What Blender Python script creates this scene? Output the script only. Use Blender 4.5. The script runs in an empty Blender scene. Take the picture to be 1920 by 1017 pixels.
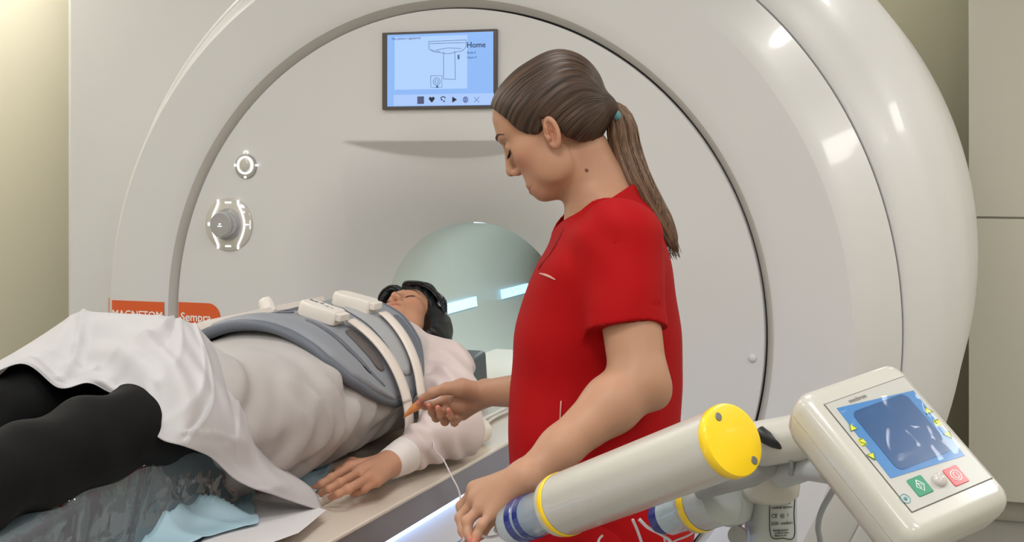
import bpy, math, random
import numpy as np
from mathutils import Vector, Matrix
random.seed(4); RNG = np.random.default_rng(7)
SC = bpy.context.scene
COL = SC.collection

# ------------------------------------------------------------------ camera
FPX = 2600.0; YAW = math.radians(19.9); HZ = 300.0; CAMZ = 1.5
SA, CA = math.sin(YAW), math.cos(YAW)
cam_d = bpy.data.cameras.new('camera'); cam = bpy.data.objects.new('camera', cam_d); COL.objects.link(cam)
cam.location = (0, 0, CAMZ); cam.rotation_euler = (math.radians(90), 0, YAW)
cam_d.sensor_width = 36; cam_d.lens = FPX / 1920 * 36; cam_d.shift_y = -(508.5 - HZ) / 1920
cam_d.clip_start = 0.05
SC.camera = cam
SC.view_settings.view_transform = 'Standard'; SC.view_settings.look = 'None'
SC.view_settings.gamma = 1; SC.view_settings.use_curve_mapping = False
SC.view_settings.exposure = 0.1
w = bpy.data.worlds.new('world'); SC.world = w; w.use_nodes = True
w.node_tree.nodes['Background'].inputs[0].default_value = (0.9, 0.95, 1, 1)
w.node_tree.nodes['Background'].inputs[1].default_value = 0.05

def area(name, loc, size, power, col, rot=(0, 0, 0), shape='RECTANGLE'):
    l = bpy.data.lights.new(name, 'AREA'); l.shape = shape; l.size = size[0]; l.size_y = size[1]
    l.energy = power; l.color = col
    o = bpy.data.objects.new(name, l); COL.objects.link(o); o.location = loc; o.rotation_euler = rot
    return o
CEIL = 2.75
WARM = (1.0, 0.93, 0.84); NEU = (1.0, 0.992, 1.0)
LAMPS = [(-2.6, 0.9), (-0.6, 0.9), (1.3, 0.9), (-2.6, -0.9), (-0.6, -0.9), (1.3, -0.9), (-0.9, 2.4), (-2.7, 2.4), (1.3, 2.6)]
for i, (x, y) in enumerate(LAMPS):
    area('ceiling_light_glow', (x, y, CEIL - 0.03), (0.58, 0.58), 17 if y < 2 else (6 if x < 0 else 14), NEU)
area('ceiling_light_glow', (-3.5, 4.6, CEIL - 0.03), (0.35, 0.35), 8, (1, 0.96, 0.88))  # added lamp out of view, brightens the left wall
area('ceiling_light_glow', (-3.4, 3.7, CEIL - 0.03), (0.35, 0.35), 10, (1, 0.96, 0.88))  # second added lamp, evens out the left wall
area('ceiling_light_glow', (1.8, 4.8, CEIL - 0.03), (0.6, 0.6), 28, (1, 0.97, 0.92))  # added lamp, lifts the cabinets and the scanner's right side
area('ceiling_light_glow', (-0.75, 6.0, CEIL - 0.03), (0.3, 0.3), 7, (1, 0.97, 0.9))  # added lamp, lifts the wall behind the scanner
SPOT = area('ceiling_light_glow', (0.09, 4.42, CEIL - 0.03), (0.12, 0.12), 5, (1, 0.97, 0.92), shape='DISK')

# ------------------------------------------------------------------ space helpers
def cw(X, D, Z): return np.array([D * -SA + X * CA, D * CA + X * SA, Z])
def cwv(X, D, Z): v = cw(X, D, Z); return v / np.linalg.norm(v)
def P(px, py, D): return cw((px - 960) / FPX * D, D, CAMZ + (HZ - py) / FPX * D)
def Pz(px, py, z): return P(px, py, (CAMZ - z) * FPX / (py - HZ))
def Py(px, py, y):
    k = (px - 960) / FPX; return P(px, py, y / (CA + k * SA))
def Px(px, py, x):
    k = (px - 960) / FPX; return P(px, py, x / (-SA + k * CA))
CAMP = np.array([0, 0, CAMZ])

# ------------------------------------------------------------------ materials
def s2l(c):
    c = np.array(c[:3]) / 255.0
    return tuple(np.where(c <= 0.04045, c / 12.92, ((c + 0.055) / 1.055) ** 2.4)) + (1.0,)
MATS = {}
def mat(name, col, rough=0.5, metal=0.0, coat=0.0, emit=None, es=0.0, noise=None, bump=None, trans=0.0, alpha=1.0, spec=0.5, sheen=0.0, sss=0.0, attr=None, coat_bump=False):
    if name in MATS: return MATS[name]
    m = bpy.data.materials.new(name); m.use_nodes = True; nt = m.node_tree; b = nt.nodes['Principled BSDF']
    c = s2l(col); b.inputs['Base Color'].default_value = c
    b.inputs['Roughness'].default_value = rough; b.inputs['Metallic'].default_value = metal
    b.inputs['Coat Weight'].default_value = coat; b.inputs['Coat Roughness'].default_value = 0.08
    b.inputs['Specular IOR Level'].default_value = spec
    b.inputs['Sheen Weight'].default_value = sheen
    b.inputs['Transmission Weight'].default_value = trans; b.inputs['Alpha'].default_value = alpha
    if sss:
        b.inputs['Subsurface Weight'].default_value = sss; b.inputs['Subsurface Radius'].default_value = (0.012, 0.004, 0.002); b.inputs['Subsurface Scale'].default_value = 1.0
    if emit:
        b.inputs['Emission Color'].default_value = s2l(emit); b.inputs['Emission Strength'].default_value = es
    src = None
    if attr:
        a = nt.nodes.new('ShaderNodeAttribute'); a.attribute_name = attr; src = a.outputs['Color']
        nt.links.new(src, b.inputs['Base Color'])
    tc = nt.nodes.new('ShaderNodeTexCoord')
    if noise:   # (scale, amount)
        n = nt.nodes.new('ShaderNodeTexNoise'); n.inputs['Scale'].default_value = noise[0]; n.inputs['Detail'].default_value = 4
        nt.links.new(tc.outputs['Object'], n.inputs['Vector'])
        mr = nt.nodes.new('ShaderNodeMapRange'); mr.inputs['To Min'].default_value = 1 - noise[1]; mr.inputs['To Max'].default_value = 1 + noise[1]
        mr.inputs['From Min'].default_value = 0.3; mr.inputs['From Max'].default_value = 0.7
        nt.links.new(n.outputs['Fac'], mr.inputs['Value'])
        mx = nt.nodes.new('ShaderNodeVectorMath'); mx.operation = 'SCALE'
        if src: nt.links.new(src, mx.inputs[0])
        else: mx.inputs[0].default_value = c[:3]
        nt.links.new(mr.outputs[0], mx.inputs['Scale']); nt.links.new(mx.outputs[0], b.inputs['Base Color'])
    if bump:   # (scale, strength, distance)
        n = nt.nodes.new('ShaderNodeTexNoise'); n.inputs['Scale'].default_value = bump[0]; n.inputs['Detail'].default_value = 5
        nt.links.new(tc.outputs['Object'], n.inputs['Vector'])
        bp = nt.nodes.new('ShaderNodeBump'); bp.inputs['Strength'].default_value = bump[1]; bp.inputs['Distance'].default_value = bump[2]
        nt.links.new(n.outputs['Fac'], bp.inputs['Height']); nt.links.new(bp.outputs[0], b.inputs['Normal'])
    MATS[name] = m; return m

def noise3(p, s, seed=0):
    """cheap smooth pseudo noise from sines, about -1..1"""
    r = np.random.default_rng(seed); o = np.zeros(len(p))
    for i in range(6):
        d = r.normal(size=3); d /= np.linalg.norm(d); f = s * (0.6 + r.random() * 1.2)
        o += np.sin(p @ d * f + r.random() * 6.28 + 1.3 * np.sin(p @ r.normal(size=3) * s * 0.4))
    return o / 3.2

# ------------------------------------------------------------------ object helpers
def link(name, me, m, parent=None, smooth=True):
    if m is not None:
        for mm in (m if isinstance(m, (list, tuple)) else [m]): me.materials.append(mm)
    if smooth: me.shade_smooth()
    o = bpy.data.objects.new(name, me); COL.objects.link(o)
    if parent is not None: o.parent = parent; o.matrix_parent_inverse = parent.matrix_basis.inverted()
    return o
def mesh(name, V, F, m, parent=None, smooth=True):
    me = bpy.data.meshes.new(name); me.from_pydata([tuple(map(float, v)) for v in V], [], [tuple(map(int, f)) for f in F]); me.update()
    return link(name, me, m, parent, smooth)
def tag(o, label=None, cat=None, group=None, kind=None):
    if label: o['label'] = label
    if cat: o['category'] = cat
    if group: o['group'] = group
    if kind: o['kind'] = kind
    return o
def thing(name, label, cat, loc=(0, 0, 0), group=None):
    o = bpy.data.objects.new(name, None); COL.objects.link(o); o.location = tuple(float(c) for c in loc); o.empty_display_size = 0.1
    return tag(o, label, cat, group)
class MB:
    def __init__(s): s.V = []; s.F = []
    def add(s, V, F):
        n = len(s.V); s.V += [tuple(v) for v in V]; s.F += [tuple(i + n for i in f) for f in F]; return s
    def box(s, c, size, R=None):
        c = np.array(c, float); h = np.array(size, float) / 2; R = np.eye(3) if R is None else np.array(R)
        V = [c + (np.array([x, y, z]) * h) @ R for x in (-1, 1) for y in (-1, 1) for z in (-1, 1)]
        return s.add(V, [(0, 1, 3, 2), (4, 6, 7, 5), (0, 4, 5, 1), (2, 3, 7, 6), (0, 2, 6, 4), (1, 5, 7, 3)])
    def grid(s, G, close=False):
        G = np.array(G); a, b = G.shape[:2]; F = []
        for i in range(a - 1):
            for j in range(b - (0 if close else 1)):
                j2 = (j + 1) % b; F.append((i * b + j, i * b + j2, (i + 1) * b + j2, (i + 1) * b + j))
        return s.add(G.reshape(-1, 3), F)
    def loft(s, rings, cap=True):
        n0 = len(s.V); R = np.array(rings); s.grid(R, True); b = R.shape[1]
        if cap:
            s.F.append(tuple(n0 + j for j in range(b))[::-1]); s.F.append(tuple(n0 + (len(R) - 1) * b + j for j in range(b)))
        return s
    def cyl(s, a, b, r1, r2=None, n=24, cap=True):
        return s.tube([a, b], [r1, r1 if r2 is None else r2], n, cap)
    def tube(s, pts, r, n=12, cap=True, flat=None):
        pts = np.array(pts, float); r = np.broadcast_to(np.array(r, float), (len(pts),))
        T = np.gradient(pts, axis=0); T /= np.linalg.norm(T, axis=1)[:, None] + 1e-12
        u = np.cross(T[0], (0, 0, 1.0)); u = u if np.linalg.norm(u) > 1e-3 else np.cross(T[0], (1.0, 0, 0)); u /= np.linalg.norm(u)
        rings = []; a = np.arange(n) / n * 2 * np.pi
        for p, t, rr in zip(pts, T, r):
            u = u - t * (u @ t); u /= np.linalg.norm(u); v = np.cross(t, u)
            rings.append([p + rr * (math.cos(q) * u + math.sin(q) * v) for q in a])
        return s.loft(rings, cap)
    def rev(s, c, ax, prof, n=48):
        """prof: list of (radius, height along ax) from centre c"""
        c = np.array(c, float); ax = np.array(ax, float); ax /= np.linalg.norm(ax)
        u = np.cross(ax, (0, 0, 1.0)); u = u if np.linalg.norm(u) > 1e-3 else np.array([1.0, 0, 0]); u /= np.linalg.norm(u); v = np.cross(ax, u)
        a = np.arange(n) / n * 2 * np.pi
        return s.loft([[c + ax * h + max(r, 1e-4) * (math.cos(q) * u + math.sin(q) * v) for q in a] for r, h in prof], False)
    def build(s, name, m, parent=None, smooth=False, bevel=0, seg=3, auto=None):
        o = mesh(name, s.V, s.F, m, parent, smooth)
        if auto:
            o.data.set_sharp_from_angle(angle=math.radians(auto))
        if bevel:
            b = o.modifiers.new('bevel', 'BEVEL'); b.width = bevel; b.segments = seg; b.limit_method = 'ANGLE'; b.angle_limit = math.radians(35)
            o.data.shade_smooth(); o.data.set_sharp_from_angle(angle=math.radians(60))
        return o
def crom(pts, n=10):
    """Catmull-Rom through points"""
    p = np.array(pts, float); p = np.vstack([2 * p[0] - p[1], p, 2 * p[-1] - p[-2]]); out = []
    for i in range(1, len(p) - 2):
        t = np.linspace(0, 1, n, endpoint=False)[:, None]
        a, b, c, d = p[i - 1:i + 3]
        out.append(0.5 * (2 * b + (c - a) * t + (2 * a - 5 * b + 4 * c - d) * t ** 2 + (3 * b - a - 3 * c + d) * t ** 3))
    out.append(p[-2][None]); return np.vstack(out)
def surf(G, n=8):
    G = np.array(G, float); A = np.array([crom(r, n) for r in G]); return np.array([crom(A[:, j], n) for j in range(A.shape[1])]).transpose(1, 0, 2)
def solid(o, t, off=0):
    m = o.modifiers.new('thick', 'SOLIDIFY'); m.thickness = t; m.offset = off; return o
def text(name, body, loc, size, ux, uy, m, parent, thick=0.0008, align='CENTER', bold=0.0):
    cu = bpy.data.curves.new(name, 'FONT'); cu.body = body; cu.size = size; cu.extrude = thick; cu.offset = bold * size
    cu.align_x = align; cu.align_y = 'CENTER'; cu.resolution_u = 3
    t = bpy.data.objects.new(name + '_tmp', cu); COL.objects.link(t)
    dg = bpy.context.evaluated_depsgraph_get(); me = bpy.data.meshes.new_from_object(t.evaluated_get(dg))
    bpy.data.objects.remove(t); bpy.data.curves.remove(cu)
    ux = Vector(ux).normalized(); uy = Vector(uy); uy = (uy - ux * uy.dot(ux)).normalized(); uz = ux.cross(uy)
    M = Matrix((ux, uy, uz)).transposed().to_4x4(); M.translation = Vector([float(c) for c in loc]); me.transform(M)
    me.materials.clear(); me.name = name
    return link(name, me, m, parent, False)

# ------------------------------------------------------------------ signed distance modelling
class Sdf:
    def __init__(s): s.ops = []
    def add(s, f, c, R, k=0.01, mode='+'): s.ops.append((f, np.array(c, float), R, k, mode)); return s
    def cap(s, a, b, r1, r2=None, k=0.01, mode='+', w=None, sq=1.0):
        a = np.array(a, float); b = np.array(b, float); r2 = r1 if r2 is None else r2; ab = b - a; L2 = ab @ ab + 1e-12
        def f(p):
            q = p - a; t = np.clip(q @ ab / L2, 0, 1); q = q - t[:, None] * ab
            if w is not None: q = q + np.outer(q @ w, w) * (1 / sq - 1)
            return (np.linalg.norm(q, axis=1) - (r1 + (r2 - r1) * t)) * (min(1, sq) if w is not None else 1)
        return s.add(f, (a + b) / 2, np.sqrt(L2) / 2 + max(r1, r2) * max(1, sq), k, mode)
    def chain(s, pts, rs, k=0.006, mode='+'):
        for i in range(len(pts) - 1): s.cap(pts[i], pts[i + 1], rs[i], rs[i + 1], k, mode)
        return s
    def ell(s, c, r, R=None, k=0.01, mode='+'):
        c = np.array(c, float); r = np.array(r, float); R = np.eye(3) if R is None else np.array(R)
        def f(p):
            q = (p - c) @ R.T; k0 = np.linalg.norm(q / r, axis=1); k1 = np.linalg.norm(q / r ** 2, axis=1) + 1e-9
            return np.where(k0 < 1e-3, -r.min(), k0 * (k0 - 1) / k1)
        return s.add(f, c, r.max(), k, mode)
    def __call__(s, p):
        d = np.full(len(p), 9.0)
        for f, c, R, k, mode in s.ops:
            bd = np.linalg.norm(p - c, axis=1) - R
            if mode == '+':
                near = bd < max(k, 0.02) + 0.02
                far = ~near; d[far] = np.minimum(d[far], bd[far])
                if near.any():
                    a = d[near]; b = f(p[near]); h = np.maximum(k - np.abs(a - b), 0) / k
                    d[near] = np.minimum(a, b) - h * h * k / 4
            elif mode == '-':
                near = bd < k + 0.01
                if near.any():
                    a = d[near]; b = -f(p[near]); h = np.maximum(k - np.abs(a - b), 0) / k
                    d[near] = np.maximum(a, b) + h * h * k / 4
            elif mode == '&':
                a = d; b = f(p); h = np.maximum(k - np.abs(a - b), 0) / k
                d = np.maximum(a, b) + h * h * k / 4
            elif mode == 'n': d = d + f(p)
        return d
def polygonise(fn, lo, hi, h, levels=4):
    lo = np.array(lo, float); hi = np.array(hi, float); H = h * 2 ** levels
    n = np.ceil((hi - lo) / H).astype(int)
    C = np.stack(np.meshgrid(*[np.arange(q) for q in n], indexing='ij'), -1).reshape(-1, 3)
    for l in range(levels, -1, -1):
        s = h * 2 ** l; d = fn(lo + (C + 0.5) * s)
        C = C[np.abs(d) < s * 1.25 + (0.008 if l else s * .6)]
        if l: C = (C[:, None, :] * 2 + np.array([(i, j, k) for i in (0, 1) for j in (0, 1) for k in (0, 1)])[None]).reshape(-1, 3)
    M = 1 << 20
    key = lambda c: (c[..., 0] * M + c[..., 1]) * M + c[..., 2]
    off = np.array([(i, j, k) for i in (0, 1) for j in (0, 1) for k in (0, 1)])
    K = key(C[:, None, :] + off[None]); uk, inv = np.unique(K, return_inverse=True); inv = inv.reshape(K.shape)
    cc = np.stack([uk // (M * M), (uk // M) % M, uk % M], -1)
    D = fn(lo + cc * h); dv = D[inv]
    act = (dv.min(1) < 0) & (dv.max(1) >= 0); C = C[act]; dv = dv[act]
    ck = key(C); o = np.argsort(ck); C = C[o]; dv = dv[o]; ck = ck[o]
    acc = np.zeros((len(C), 3)); cnt = np.zeros(len(C))
    E = [(a, b) for a in range(8) for b in range(8) if a < b and np.abs(off[a] - off[b]).sum() == 1]
    for a, b in E:
        da, db = dv[:, a], dv[:, b]; m = (da < 0) != (db < 0); t = np.where(m, da / (da - db + 1e-30), 0)
        acc[m] += (off[a] + (off[b] - off[a]) * t[:, None])[m]; cnt[m] += 1
    V = lo + (C + acc / cnt[:, None]) * h
    F = []
    for ax in range(3):
        e = np.eye(3, dtype=int)[ax]; u = np.eye(3, dtype=int)[(ax + 1) % 3]; v = np.eye(3, dtype=int)[(ax + 2) % 3]
        # edge from cell corner 0 along ax
        ia = 0; ib = int(e @ [4, 2, 1]); da, db = dv[:, ia], dv[:, ib]
        m = (da < 0) != (db < 0); Cm = C[m]; q = []; ok = np.ones(len(Cm), bool)
        for w_ in (0 * u, u, u + v, v):
            kk = key(Cm - w_); ix = np.searchsorted(ck, kk); ix = np.clip(ix, 0, len(ck) - 1); ok &= ck[ix] == kk; q.append(ix)
        Q = np.stack(q, -1); flip = da[m] >= 0; Q[flip] = Q[flip][:, ::-1]; F.append(Q[ok])
    return V, np.vstack(F)
def fastmesh(name, V, F, m, parent=None, smooth=True):
    me = bpy.data.meshes.new(name); me.vertices.add(len(V)); me.vertices.foreach_set('co', np.asarray(V, np.float32).ravel())
    me.loops.add(F.size); me.loops.foreach_set('vertex_index', F.astype(np.int32).ravel())
    me.polygons.add(len(F)); me.polygons.foreach_set('loop_start', (np.arange(len(F)) * F.shape[1]).astype(np.int32))
    me.update(calc_edges=True); me.validate()
    return link(name, me, m, parent, smooth)
def vcol(o, name, C):
    a = o.data.color_attributes.new(name, 'FLOAT_COLOR', 'POINT'); C = np.asarray(C, np.float32)
    if C.shape[1] == 3: C = np.hstack([C, np.ones((len(C), 1), np.float32)])
    a.data.foreach_set('color', C.ravel())
# ------------------------------------------------------------------ room
floor_m = mat('floor_vinyl', (150, 148, 142), 0.45, noise=(60, 0.08), bump=(200, 0.1, 0.001))
wall_m = mat('wall_paint', (232, 227, 206), 0.7, bump=(150, 0.05, 0.001))
olive_m = mat('back_wall_olive', (158, 154, 132), 0.7, bump=(150, 0.05, 0.001))  # olive base colour, darker than the other walls
ceil_m = mat('ceiling_paint', (232, 230, 224), 0.8)
def slab(name, c, size, m, **k):
    o = MB().box(c, size).build(name, m); tag(o, kind='structure', **k); return o
slab('floor', (-0.6, 2.0, -0.05), (7.2, 9.4, 0.1), floor_m)
slab('ceiling', (-0.6, 2.0, CEIL + 0.05), (7.2, 9.4, 0.1), ceil_m)
slab('wall_left', (-3.95, 2.0, CEIL / 2), (0.1, 9.4, CEIL), wall_m)
slab('wall_right', (2.75, 2.0, CEIL / 2), (0.1, 9.4, CEIL), wall_m)
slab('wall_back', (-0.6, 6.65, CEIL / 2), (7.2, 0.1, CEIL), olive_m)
slab('wall_front', (-0.6, -2.65, CEIL / 2), (7.2, 0.1, CEIL), wall_m)
slab('baseboard_back', (-1.3, 6.585, 0.05), (2.2, 0.03, 0.1), mat('baseboard', (190, 186, 176), 0.5))
lamp_face = mat('lamp_diffuser', (255, 250, 240), 0.5, emit=(255, 246, 232), es=1.5)
lamp_frame = mat('lamp_frame', (235, 235, 232), 0.4)
names = {}
WHERE = ['above the camera on the left', 'above the camera', 'above the camera on the right', 'behind the camera on the left', 'behind the camera', 'behind the camera on the right',
         'above the nurse', 'above the patient legs', 'on the far right side of the room']
for i, (x, y) in enumerate(LAMPS):
    t = thing('ceiling_light', 'square white ceiling light ' + WHERE[i], 'ceiling light', (x, y, CEIL), 'square ceiling lights')
    MB().box((x, y, CEIL - 0.01), (0.64, 0.64, 0.02)).build('frame', lamp_frame, t, bevel=0.003)
    MB().box((x, y, CEIL - 0.0235), (0.6, 0.6, 0.005)).build('diffuser', lamp_face, t)
for x, y, r_, w_ in ((-3.5, 4.6, .2, 'beside the scanner, added to brighten the left wall'), (-3.4, 3.7, .2, 'in front of the scanner, added to brighten the left wall'), (-0.75, 6.0, .18, 'behind the scanner, added to brighten the back wall'), (1.8, 4.8, .32, 'in front of the tall cabinets, added to brighten them'), (0.09, 4.42, .07, 'above the right side of the scanner')):
    t = thing('unseen_downlight', 'round white downlight in the ceiling ' + w_, 'ceiling light', (x, y, CEIL), 'round ceiling downlights')  # out of view; all but the last are fixtures for added fill lamps
    MB().rev((x, y, CEIL), (0, 0, -1), [(r_ + .03, 0), (r_ + .028, .012), (r_, .014)], 32).build('trim_ring', lamp_frame, t, True, auto=40)
    MB().rev((x, y, CEIL), (0, 0, -1), [(r_ + .002, .012), (.0, .0125)], 32).build('diffuser', lamp_face, t, True)

# tall cabinets on the right
cab_m = mat('cabinet_laminate', (205, 202, 190), 0.35, coat=0.1)
gap_m = mat('dark_gap', (70, 68, 62), 0.8)
def cabinet(x0, x1, label):
    t = thing('wall_cabinet', label, 'cabinet', ((x0 + x1) / 2, 6.3, 0), 'tall cabinets along the back wall')
    MB().box(((x0 + x1) / 2, 6.335, 1.42), (x1 - x0, 0.53, 2.66)).build('body', cab_m, t)
    MB().box(((x0 + x1) / 2, 6.36, 0.045), (x1 - x0, 0.48, 0.09)).build('plinth', mat('plinth', (196, 193, 182), 0.4), t)
    MB().box(((x0 + x1) / 2, 6.06, 1.263 + 0.742), (x1 - x0 - 0.004, 0.02, 1.478)).build('door', cab_m, t, bevel=0.001)
    MB().box(((x0 + x1) / 2, 6.06, (1.257 + 0.095) / 2), (x1 - x0 - 0.004, 0.02, 1.257 - 0.095)).build('door', cab_m, t, bevel=0.001)
cabinet(-0.178, 0.62, 'tall plain white cabinet beside the olive wall behind the scanner')
cabinet(0.622, 1.42, 'tall plain white cabinet further right along the back wall')

# ------------------------------------------------------------------ scanner
white_m = mat('scanner_plastic', (210, 210, 211), 0.42, coat=0.14, noise=(3, 0.008))
edge_m = mat('scanner_trim_grey', (192, 188, 182), 0.35, coat=0.2)
groove_m = mat('scanner_groove', (60, 58, 55), 0.6)
liner_m = mat('bore_liner', (184, 190, 181), 0.4, coat=0.1)
glow_m = mat('white_light', (255, 255, 255), 0.4, emit=(255, 255, 250), es=1.6)
CX, CZ, Y0 = -1.555, 1.02, 3.75
scan = thing('mri_scanner', 'large white round scanner with a tunnel, behind the nurse', 'mri scanner', (CX, 4.5, 0))
def yface(x, z):
    r = np.hypot(x - CX, z - CZ)
    s = np.clip((0.60 - r) / 0.31, 0, 1)
    S_ = s ** 2.2; y = Y0 + 0.20 * S_
    u = np.clip(np.abs(x - CX + 0.01) / 0.34, 0, 1); zl = 1.556; amp = 0.055 * (1 - u ** 2) ** 1.0
    zb = zl - 0.05 * (1 - u ** 2) - 1e-4
    st = np.clip((zl - z) / (zl - zb), 0, 1)
    fade = np.clip((z - 1.0) / 0.45, 0, 1); fade = fade * fade * (3 - 2 * fade)
    return y + amp * st * fade * (1 - S_)
nr, na = 230, 540
rr = np.linspace(0.29, 0.922, nr)[:, None]; aa = (np.arange(na) / na * 2 * np.pi)[None]
X = CX + rr * np.cos(aa); Z = CZ + rr * np.sin(aa)
G = np.stack([X, yface(X, Z), Z], -1)
G = np.concatenate([G, np.stack([X[-1], np.full(na, Y0 + 0.04), Z[-1]], -1)[None]], 0)
idx = np.arange((nr + 1) * na).reshape(nr + 1, na)
F = np.stack([idx[:-1], idx[1:], np.roll(idx[1:], -1, 1), np.roll(idx[:-1], -1, 1)], -1).reshape(-1, 4)
disc = fastmesh('front_panel', G.reshape(-1, 3), F[:, ::-1], white_m, scan)
def revc(prof, n=240, **k):
    # prof rows: (y, cx, cz, r)
    a = np.arange(n) / n * 2 * np.pi
    return MB().loft([[(cx + r * math.cos(q), y, cz + r * math.sin(q)) for q in a] for y, cx, cz, r in prof], False)
def smoothprof(p, n=6): return crom(p, n)
revc([(Y0 + 0.045, CX, CZ, 0.9), (Y0 + 0.045, CX, CZ, 0.94)]).build('groove', groove_m, scan)
revc([(Y0 + 0.05, CX, CZ, 0.927), (Y0 + 0.012, CX, CZ, 0.929), (Y0 - 0.014, CX, CZ, 0.949)]).build('inner_trim', edge_m, scan, True)
ringp = [(Y0 - 0.014, CX, CZ, 0.949), (Y0 - 0.018, CX, CZ, 0.957), (Y0 - 0.02, CX, CZ, 1.0), (Y0 - 0.02, CX, CZ, 1.1), (Y0 - 0.018, CX, CZ, 1.158), (Y0 - 0.006, CX, CZ, 1.172), (Y0 + 0.04, CX, CZ, 1.200), (Y0 + 0.165, CX, CZ + 0.008, 1.268), (Y0 + 0.19, CX, CZ + 0.008, 1.268)]
revc(ringp).build('ring_cover', white_m, scan, True, auto=28)
outp = smoothprof([(Y0 + 0.20, CX, CZ + 0.01, 1.262), (Y0 + 0.175, CX, CZ + 0.01, 1.278), (Y0 + 0.24, CX, CZ + 0.02, 1.33), (Y0 + 0.34, CX, CZ + 0.055, 1.385), (Y0 + 0.52, CX, CZ + 0.11, 1.425), (Y0 + 0.8, CX, CZ + 0.13, 1.43), (Y0 + 1.7, CX, CZ + 0.13, 1.43)])
outp = [tuple(p) for p in outp] + [(Y0 + 1.75, CX, CZ + 0.13, 1.40), (Y0 + 1.75, CX, CZ + 0.1, 0.32)]
oc = revc(outp).build('outer_cover', white_m, scan, True, auto=40)
V = oc.data.vertices
for v in V:
    if v.co.z < 0.03: v.co.z = 0.03
    if v.co.z > CEIL - 0.08: v.co.z = CEIL - 0.08
revc([(3.952, CX, CZ, 0.2915), (3.96, CX, CZ, 0.29), (5.5, CX, CZ, 0.29), (5.51, CX, CZ, 0.33)], 160).build('bore_liner', liner_m, scan, True)
area('bore_lamp_glow', (CX, 4.75, CZ + 0.275), (0.10, 1.3), 3.6, (0.9, 0.97, 1.0))
MB().box((CX, 4.75, CZ + 0.284), (0.11, 1.32, 0.008)).build('bore_lamp', mat('bore_lamp_face', (230, 240, 255), .4, emit=(225, 240, 255), es=1.0), scan)
MB().box((CX - 1.11, 4.46, 1.33), (0.75, 1.06, 2.62)).build('side_housing', white_m, scan, bevel=0.02)
# bore lights
blue_l = mat('bore_light', (190, 225, 255), 0.4, emit=(150, 212, 255), es=1.15)
for y0, y1 in ((4.42, 4.70), (4.96, 5.27)):
    zs = [1.003, 0.985, 0.968]
    g = [[(CX - math.sqrt(0.286 ** 2 - (z - CZ) ** 2), y, z) for y in (y0, y1)] for z in zs]
    solid(MB().grid(g).build('bore_light', blue_l, scan), 0.003)
g = [[(CX - math.sqrt(0.287 ** 2 - (z - CZ) ** 2), y, z) for y in (4.0, 5.5)] for z in (0.797, 0.79)]
solid(MB().grid(g).build('table_rail', mat('rail', (190, 200, 192), 0.4), scan), 0.006)

# screen on the scanner
scr = MB().box((-1.5815, Y0 - 0.003, 1.763), (0.362, 0.022, 0.229)).build('screen', mat('screen_bezel', (88, 84, 84), 0.25, metal=0.3), scan, bevel=0.002)
scr_m = mat('screen_face', (50, 60, 80), 0.3, emit=(140, 186, 250), es=0.84)
MB().box((-1.577, Y0 - 0.0145, 1.764), (0.335, 0.002, 0.212)).build('display', scr_m, scr)
ink = mat('screen_ink', (60, 90, 150), 0.5, emit=(60, 90, 160), es=0.25)
pale = mat('screen_pale', (60, 70, 90), 0.5, emit=(174, 208, 252), es=0.86)
dark = mat('screen_dark', (20, 24, 50), 0.5)
pal2 = mat('screen_bar', (60, 70, 90), 0.5, emit=(168, 200, 250), es=0.86)
ys = Y0 - 0.0165
def S(px, py): p = Py(px, py, ys); return p[0], p[2]
def sq(px0, py0, px1, py1, name, m, th=0.0012, dy=0):
    x0, z0 = S(px0, py0); x1, z1 = S(px1, py1)
    return MB().box(((x0 + x1) / 2, ys - dy, (z0 + z1) / 2), (abs(x1 - x0), th, abs(z0 - z1))).build(name, m, scr)
sq(740, 70, 876, 166, 'picture_area', pale)
sq(738, 178, 926, 196, 'icon_bar', pal2)
def line(pts, name='drawing', m=ink, r=0.0006):
    mb = MB(); q = [np.array([S(*p)[0], ys - 0.001, S(*p)[1]]) for p in pts]
    mb.tube(q, r, 6); return mb
mb = MB()
for pts in ([(804, 78), (874, 75)], [(804, 78), (805, 93), (812, 97)], [(874, 75), (874, 88), (868, 95)], [(812, 97), (840, 101), (868, 95)], [(818, 94), (840, 90), (866, 91)], [(806, 82), (872, 80)],
            [(832, 97), (832, 148)], [(853, 96), (854, 149)], [(832, 148), (854, 149)], [(808, 142), (829, 142), (829, 164), (808, 164), (808, 142)], [(808, 92), (812, 95), (826, 97)],
            [(820, 158), (820, 164)]):
    q = [np.array([S(*p)[0], ys - 0.001, S(*p)[1]]) for p in pts]; mb.tube(q, 0.0007, 6)
x, z = S(819, 153); mb.tube([(x + 0.011 * math.cos(a), ys - 0.001, z + 0.011 * math.sin(a)) for a in np.linspace(0, 6.3, 20)], 0.0007, 6)
mb.tube([(x + 0.0055 * math.cos(a), ys - 0.001, z + 0.0055 * math.sin(a)) for a in np.linspace(0, 6.3, 16)], 0.0007, 6)
mb.build('drawing', ink, scr)
for a_, sz_ in ((S(860, 107), (0.006, .001, 0.013)), (S(820, 163), (0.007, .001, 0.006))): MB().box((a_[0], ys - .001, a_[1]), sz_).build('marker', mat('screen_teal', (60, 130, 180), 0.5), scr)
def stext(s, px, py, size, m=dark, name='text', al='LEFT', bold=0.0):
    x, z = S(px, py); text(name, s, (x, ys - 0.0012, z), size, (1, 0, 0), (0, 0, 1), m, scr, 0.0003, al, bold)
stext('Home', 875, 85, 0.0235, dark, bold=0.004); stext('No patient registered', 735, 73, 0.0105, ink)
stext('Body 0', 876, 99, 0.0095, ink); stext('Open 0', 876, 108, 0.0095, ink)
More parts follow.
